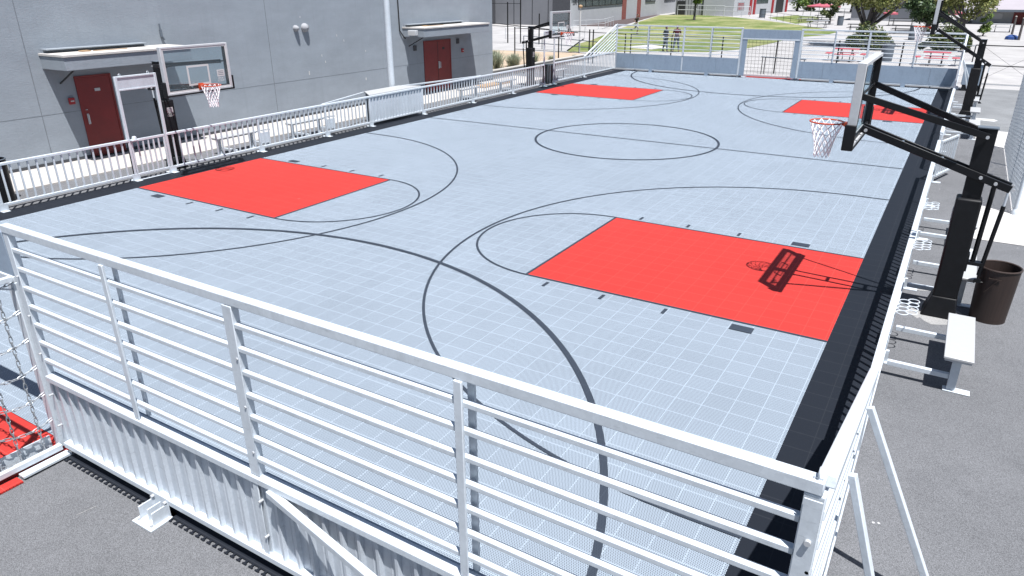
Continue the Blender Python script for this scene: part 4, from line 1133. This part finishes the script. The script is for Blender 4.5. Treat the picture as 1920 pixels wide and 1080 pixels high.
def far_table(x, y, w, label, mat='alu'):
    t = thing('cafe_table', label, 'table', (x, y, 0), 'tables spread over the far terrace')
    build('tabletop', MB().box(x-w, y-.4, .70, x+w, y+.4, .76), mat, t); 
    for q in (-1, 1): build('seat', MB().box(x-w, y+q*.75-.13, .42, x+w, y+q*.75+.13, .46), mat, t)
    l = MB()
    for q in (-.7, .7): l.bar((x+q*w, y-.8, 0), (x+q*w, y+.1, .7), .05, .05); l.bar((x+q*w, y+.8, 0), (x+q*w, y-.1, .7), .05, .05)
    build('leg_frame', l, 'dark', t)
for a in ((-8.6, 86, 1.1, 'grey table under the pink umbrella on the far terrace', 'dark_recess'), (-1.6, 63, .9, 'dark table just by the forked trunk', 'dark'), (2.9, 62, 1.3, 'long dark table between the two shrubs', 'dark'), (1.2, 80, 1.4, 'dark table in front of the low pale wall', 'dark'), (-6.6, 70, 1.2, 'pale table at the lawn edge beside the umbrella', 'alu'), (11.0, 70, .9, 'white table on blue legs in front of the lavender roofed building', 'white'), (-10.2, 83, 1.0, 'pale table at the end of the white railing', 'alu')): far_table(*a)
def umbrella(x, y, r, h, label):
    t = thing('umbrella', label, 'umbrella', (x, y, 0), 'pink red umbrellas over the terrace')
    build('pole', MB().tube((x, y, -.01), (x, y, h+.1), .035, 8), 'dark', t)
    mb = MB(); n = 8
    ringp = [(x+r*cos(2*pi*k/n), y+r*sin(2*pi*k/n), h-.42) for k in range(n)]; val = [(p[0], p[1], p[2]-.16) for p in ringp]
    mb.add([(x, y, h)]+ringp+val, [(0, 1+k, 1+(k+1) % n) for k in range(n)]+[(1+k, 1+n+k, 1+n+(k+1) % n, 1+(k+1) % n) for k in range(n)])
    build('canopy', mb, 'red_fabric', t, smooth=False)
    build('base', MB().lathe([(.3, 0), (.3, .06), (.05, .1)], (x, y, -.01), 14), 'dark', t)
umbrella(-9.5, 90, 2.2, 2.2, 'pink red umbrella by the white railing, farthest from the hoops')
umbrella(-.1, 78, .8, 1.8, 'small pink red umbrella under the broad yellow green crown')
umbrella(6.1, 79, 1.35, 1.85, 'pink red umbrella between the round tree and the loose one')
for x, y, r, h, l in ((4.2, 31.3, .36, 1.0, 'grey drum litter bin between the two red picnic tables'), (4.2, 53, .42, 1.1, 'grey drum litter bin behind the picnic tables, near the dark table'), (-18.4, 94, .45, 1.2, 'dark litter bin at the start of the thin lawn railing'), (-5.1, 76, .35, 1.0, 'blue grey bin at the lawn edge')):
    t = thing('litter_bin', l, 'trash can', (x, y, 0), 'grey drum bins beyond the fence')
    build('drum', MB().lathe([(r*.92, 0), (r, h*.5), (r*.95, h), (r*.8, h), (.001, h*.95)], (x, y, 0), 20, True), 'bin_grey', t); build('rim', MB().ring((x, y, h), r*.96, .03, 20, 6), 'dark', t)
for x, y, l in ((11.5, 57.8, 'blue cover lying by the wooden post'), ):
    t = thing('blue_cover', l, 'cover', (x, y, 0))
    build('sheet', MB().lathe([(.55, 0), (.5, .22), (.25, .36), (.001, .4)], (x, y, 0), 9), 'grille_blue', t)
for x, y, h, l in ((11.75, 66, 1.6, 'dark slim post in front of the dark red bay'), (12.0, 57.2, 1.75, 'pale wooden post beside the blue cover')):
    t = thing('wood_post', l, 'post', (x, y, 0)); build('shaft', MB().tube((x, y, -.01), (x, y, h), .10, 8, .085), 'bark', t); build('cap', MB().lathe([(.10, h), (.03, h+.06)], (x, y, 0), 8), 'concrete', t)
handrail('white railing behind the pink umbrella on the far terrace', [(-14.6, 104), (-9.0, 98), (-3.5, 92)], 1.3, 'white', .04, 9)
handrail('thin dark railing along the edge of the far lawn', [(-18.6, 93), (-10.6, 77), (-6.5, 69.5)], 1.0, 'dark', .02, 9)
handrail('silver ramp railing at the foot of the ribbed building', [(-32.5, 97.3), (-28, 97.1), (-24.8, 96.6)], 1.5, 'alu', .05, 6)
handrail('silver stair railing beside the red lettered panel', [(-24.6, 95.6), (-22.4, 95.2), (-21.0, 97.0)], 1.4, 'alu', .05, 4)
# hurdle behind the far goal
hd = thing('hurdle', 'low dark metal hurdle standing behind the far goal net', 'barrier', (.4, 20.2, 0))
build('crossbar', MB().tube((-.9, 20.25, .86), (1.4, 20.2, .82), .03, 8), 'bin_grey', hd)
for x in (-.82, -.68, 1.3): build('leg', MB().tube((x, 20.25, -.01), (x, 20.25, .85), .022, 6), 'dark', hd)

# ------------------------------------------------------------------ people
def skin_mesh(name, nodes, edges, mat, parent, sub=1):
    me = bpy.data.meshes.new(name+'_rig')
    me.from_pydata([n[0] for n in nodes], edges, [])
    o = put(bpy.data.objects.new(name+'_rig', me))
    sk = o.modifiers.new('skin', 'SKIN'); sk.use_smooth_shade = True
    for v, n in zip(me.skin_vertices[0].data, nodes):
        v.radius = (n[1], n[2] if len(n) > 2 else n[1]); v.use_root = False
    me.skin_vertices[0].data[0].use_root = True
    s = o.modifiers.new('sub', 'SUBSURF'); s.levels = s.render_levels = sub
    dg = bpy.context.evaluated_depsgraph_get(); dg.update()
    m2 = bpy.data.meshes.new_from_object(o.evaluated_get(dg)); bpy.data.objects.remove(o)
    m2.materials.clear(); m2.materials.append(M[mat]); m2.name = name
    for p in m2.polygons: p.use_smooth = True; p.material_index = 0
    r = put(bpy.data.objects.new(name, m2)); r.parent = parent
    return r
def person(label, loc, rot, top, bottom, shoes, arms, legs, hair='hair', yoke=None, lean=0., shorts=False, h=1.72):
    """local: facing -y, z up. arms/legs: (elbow, wrist) / (knee, ankle) for each side"""
    k = h/1.75
    t = thing('person', label, 'person', loc); t.rotation_euler = (0, 0, rot); t.scale = (k, k, k)
    L = lambda x, y, z: (x, y-lean*max(0, z-.9), z)
    hip = {s: (s*.095, 0, .90) for s in (-1, 1)}; sh = {s: L(s*.185, 0, 1.43) for s in (-1, 1)}
    nodes = [((0, 0, .95), .13, .10), (L(0, 0, 1.12), .125, .09), (L(0, 0, 1.32), .15, .10), (L(0, 0, 1.45), .075, .065), (L(0, -.01, 1.53), .05, .052), (L(0, -.015, 1.60), .068, .082), (L(0, -.01, 1.69), .07, .085), (L(0, 0, 1.745), .035, .045)]
    edges = [(0, 1), (1, 2), (2, 3), (3, 4), (4, 5), (5, 6), (6, 7)]
    def add(p, r, e):
        nodes.append((p, *r)); edges.append((e, len(nodes)-1)); return len(nodes)-1
    nose = add(L(0, -.105, 1.625), (.014,), 5)
    for s in (-1, 1): add(L(s*.082, 0, 1.63), (.014, .02), 5)
    for s in (-1, 1):
        e, w = arms[s]
        a = add(sh[s], (.055,), 2); b = add(e, (.042,), a); c = add(w, (.03,), b)
        d = (Vector(w)-Vector(e)).normalized(); side = d.cross(Vector((0, 1, 0)))
        side = side.normalized() if side.length > .1 else Vector((1, 0, 0))
        pm = Vector(w)+d*.07; pidx = add(tuple(pm), (.032, .018), c)
        for f, ln in zip((-1.5, -.5, .5, 1.5), (.055, .075, .08, .065)):
            q = add(tuple(pm+side*f*.014+d*.035), (.009,), pidx); add(tuple(pm+side*f*.016+d*(.035+ln*.7)+Vector((0, -.012, 0))), (.007,), q)
        th = add(tuple(Vector(w)+d*.04+Vector((0, -.04, 0))), (.01,), pidx); add(tuple(Vector(w)+d*.08+Vector((0, -.055, 0))), (.008,), th)
        kn, an = legs[s]
        a = add(hip[s], (.09,), 0); b = add(kn, (.06,), a); c = add(an, (.042,), b); add((an[0], an[1]-.15, max(.03, an[2]-.05)), (.035, .028), c)
    skin_mesh('body', nodes, edges, 'skin', t)
    # shirt with sleeves
    n = [(L(0, 0, .93), .155, .125), (L(0, 0, 1.12), .145, .108), (L(0, 0, 1.32), .172, .122), (L(0, 0, 1.465), .085, .078)]; ed = [(0, 1), (1, 2), (2, 3)]
    for s in (-1, 1):
        e, w = arms[s]; n.append((sh[s], .07, .07)); ed.append((2, len(n)-1)); m = Vector(sh[s]).lerp(Vector(e), .8); n.append((tuple(m), .06, .06)); ed.append((len(n)-2, len(n)-1))
    shirt = skin_mesh('shirt', n, ed, top, t)
    if yoke:
        skin_mesh('shirt_yoke', [(L(0, 0, 1.35), .182, .13), (L(0, 0, 1.44), .13, .10), (L(0, 0, 1.49), .075, .07)], [(0, 1), (1, 2)], yoke, shirt)
    n = [((0, 0, .97), .15, .12)]; ed = []
    for s in (-1, 1):
        kn, an = legs[s]; n.append((hip[s], .105, .105)); ed.append((0, len(n)-1)); n.append((kn, .08, .08)); ed.append((len(n)-2, len(n)-1))
        if not shorts: n.append(((an[0], an[1], an[2]+.02), .06, .06)); ed.append((len(n)-2, len(n)-1))
    skin_mesh('trousers', n, ed, bottom, t)
    for s in (-1, 1):
        an = legs[s][1]
        skin_mesh('shoe', [((an[0], an[1]+.04, max(.05, an[2]-.02)), .05, .05), ((an[0], an[1]-.06, max(.04, an[2]-.045)), .05, .042), ((an[0], an[1]-.17, max(.035, an[2]-.06)), .042, .03)], [(0, 1), (1, 2)], shoes, t)
    skin_mesh('hair', [(L(0, .035, 1.62), .072, .07), (L(0, .01, 1.70), .085, .095), (L(0, 0, 1.755), .06, .07)], [(0, 1), (1, 2)], hair, t)
    e = MB()
    for s in (-1, 1): e.lathe([(.001, .011), (.011, 0), (.001, -.011)], L(s*.032, -.085, 1.655), 8)
    e.bar(L(-.025, -.088, 1.575), L(.025, -.088, 1.575), .01, .008)
    me = bpy.data.meshes.new('face'); me.from_pydata(e.v, [], e.f); me.materials.append(M['hair']); o = put(bpy.data.objects.new('face', me)); o.parent = t
    return t
stand = {-1: ((-.12, -.01, .50), (-.15, .02, .08)), 1: ((.11, .0, .50), (.12, 0, .08))}
wide = {-1: ((-.13, -.02, .50), (-.19, -.03, .08)), 1: ((.13, .0, .50), (.20, .04, .08))}
bent = {-1: ((-.27, .02, 1.15), (-.2, -.2, 1.08)), 1: ((.27, .04, 1.15), (.2, -.2, 1.08))}
person('person in dark navy top and jeans standing with folded arms behind the far fence', (-10.15, 30.9, 0), radians(150), 'cloth_navy', 'cloth_jeans', 'cloth_black', bent, wide)
person('person in maroon top with bright red shoulders standing behind the far fence', (-9.45, 31.2, 0), radians(15), 'cloth_maroon', 'cloth_jeans', 'cloth_black', bent, wide, yoke='cloth_red', h=1.82)
run_legs = {-1: ((-.10, -.22, .52), (-.10, -.10, .12)), 1: ((.10, .12, .52), (.10, .50, .42))}
run_arms = {-1: ((-.27, .2, 1.2), (-.27, .02, 1.05)), 1: ((.27, -.18, 1.22), (.24, -.42, 1.30))}
person('person running across the lawn in black shirt, white shorts and black socks', (-19.6, 48.5, 0), radians(100), 'cloth_black', 'cloth_white', 'cloth_black', run_arms, run_legs, lean=.12, shorts=True, h=1.85)

# ------------------------------------------------------------------ camera, light, world
cam = bpy.data.cameras.new('camera'); co = put(bpy.data.objects.new('camera', cam)); SC.camera = co
yaw, pitch, roll = -.54880, -.40180, -.0024
f = Vector((sin(yaw)*cos(pitch), cos(yaw)*cos(pitch), sin(pitch))); r = Vector((cos(yaw), -sin(yaw), 0)); u = r.cross(f)
r2 = r*cos(roll)+u*sin(roll); u2 = -r*sin(roll)+u*cos(roll)
co.matrix_world = Matrix(((r2.x, u2.x, -f.x, 8.4756), (r2.y, u2.y, -f.y, -20.7298), (r2.z, u2.z, -f.z, 4.3822), (0, 0, 0, 1)))
cam.sensor_width = 36; cam.lens = 1332.98/1920*36; cam.clip_end = 2000; cam.clip_start = .05

Ld = Vector((-.284, .216, -1)).normalized()
sun = bpy.data.lights.new('sun', 'SUN'); so = put(bpy.data.objects.new('sun', sun))
so.rotation_euler = Ld.to_track_quat('-Z', 'Y').to_euler(); so.location = (10, -20, 30)
sun.energy = 5.0; sun.angle = radians(.53); sun.color = (1, .99, .985)
w = bpy.data.worlds.new('World'); SC.world = w; w.use_nodes = True
nt = w.node_tree; sky = nt.nodes.new('ShaderNodeTexSky'); sky.sky_type = 'NISHITA'; sky.sun_disc = False
sky.sun_elevation = math.asin(-Ld.z); sky.sun_rotation = atan2(-Ld.x, -Ld.y)
nt.links.new(sky.outputs[0], nt.nodes['Background'].inputs[0]); nt.nodes['Background'].inputs[1].default_value = .055
SC.cycles.diffuse_bounces = 3
SC.view_settings.view_transform = 'Standard'; SC.view_settings.look = 'None'; SC.view_settings.gamma = 1; SC.view_settings.exposure = .97
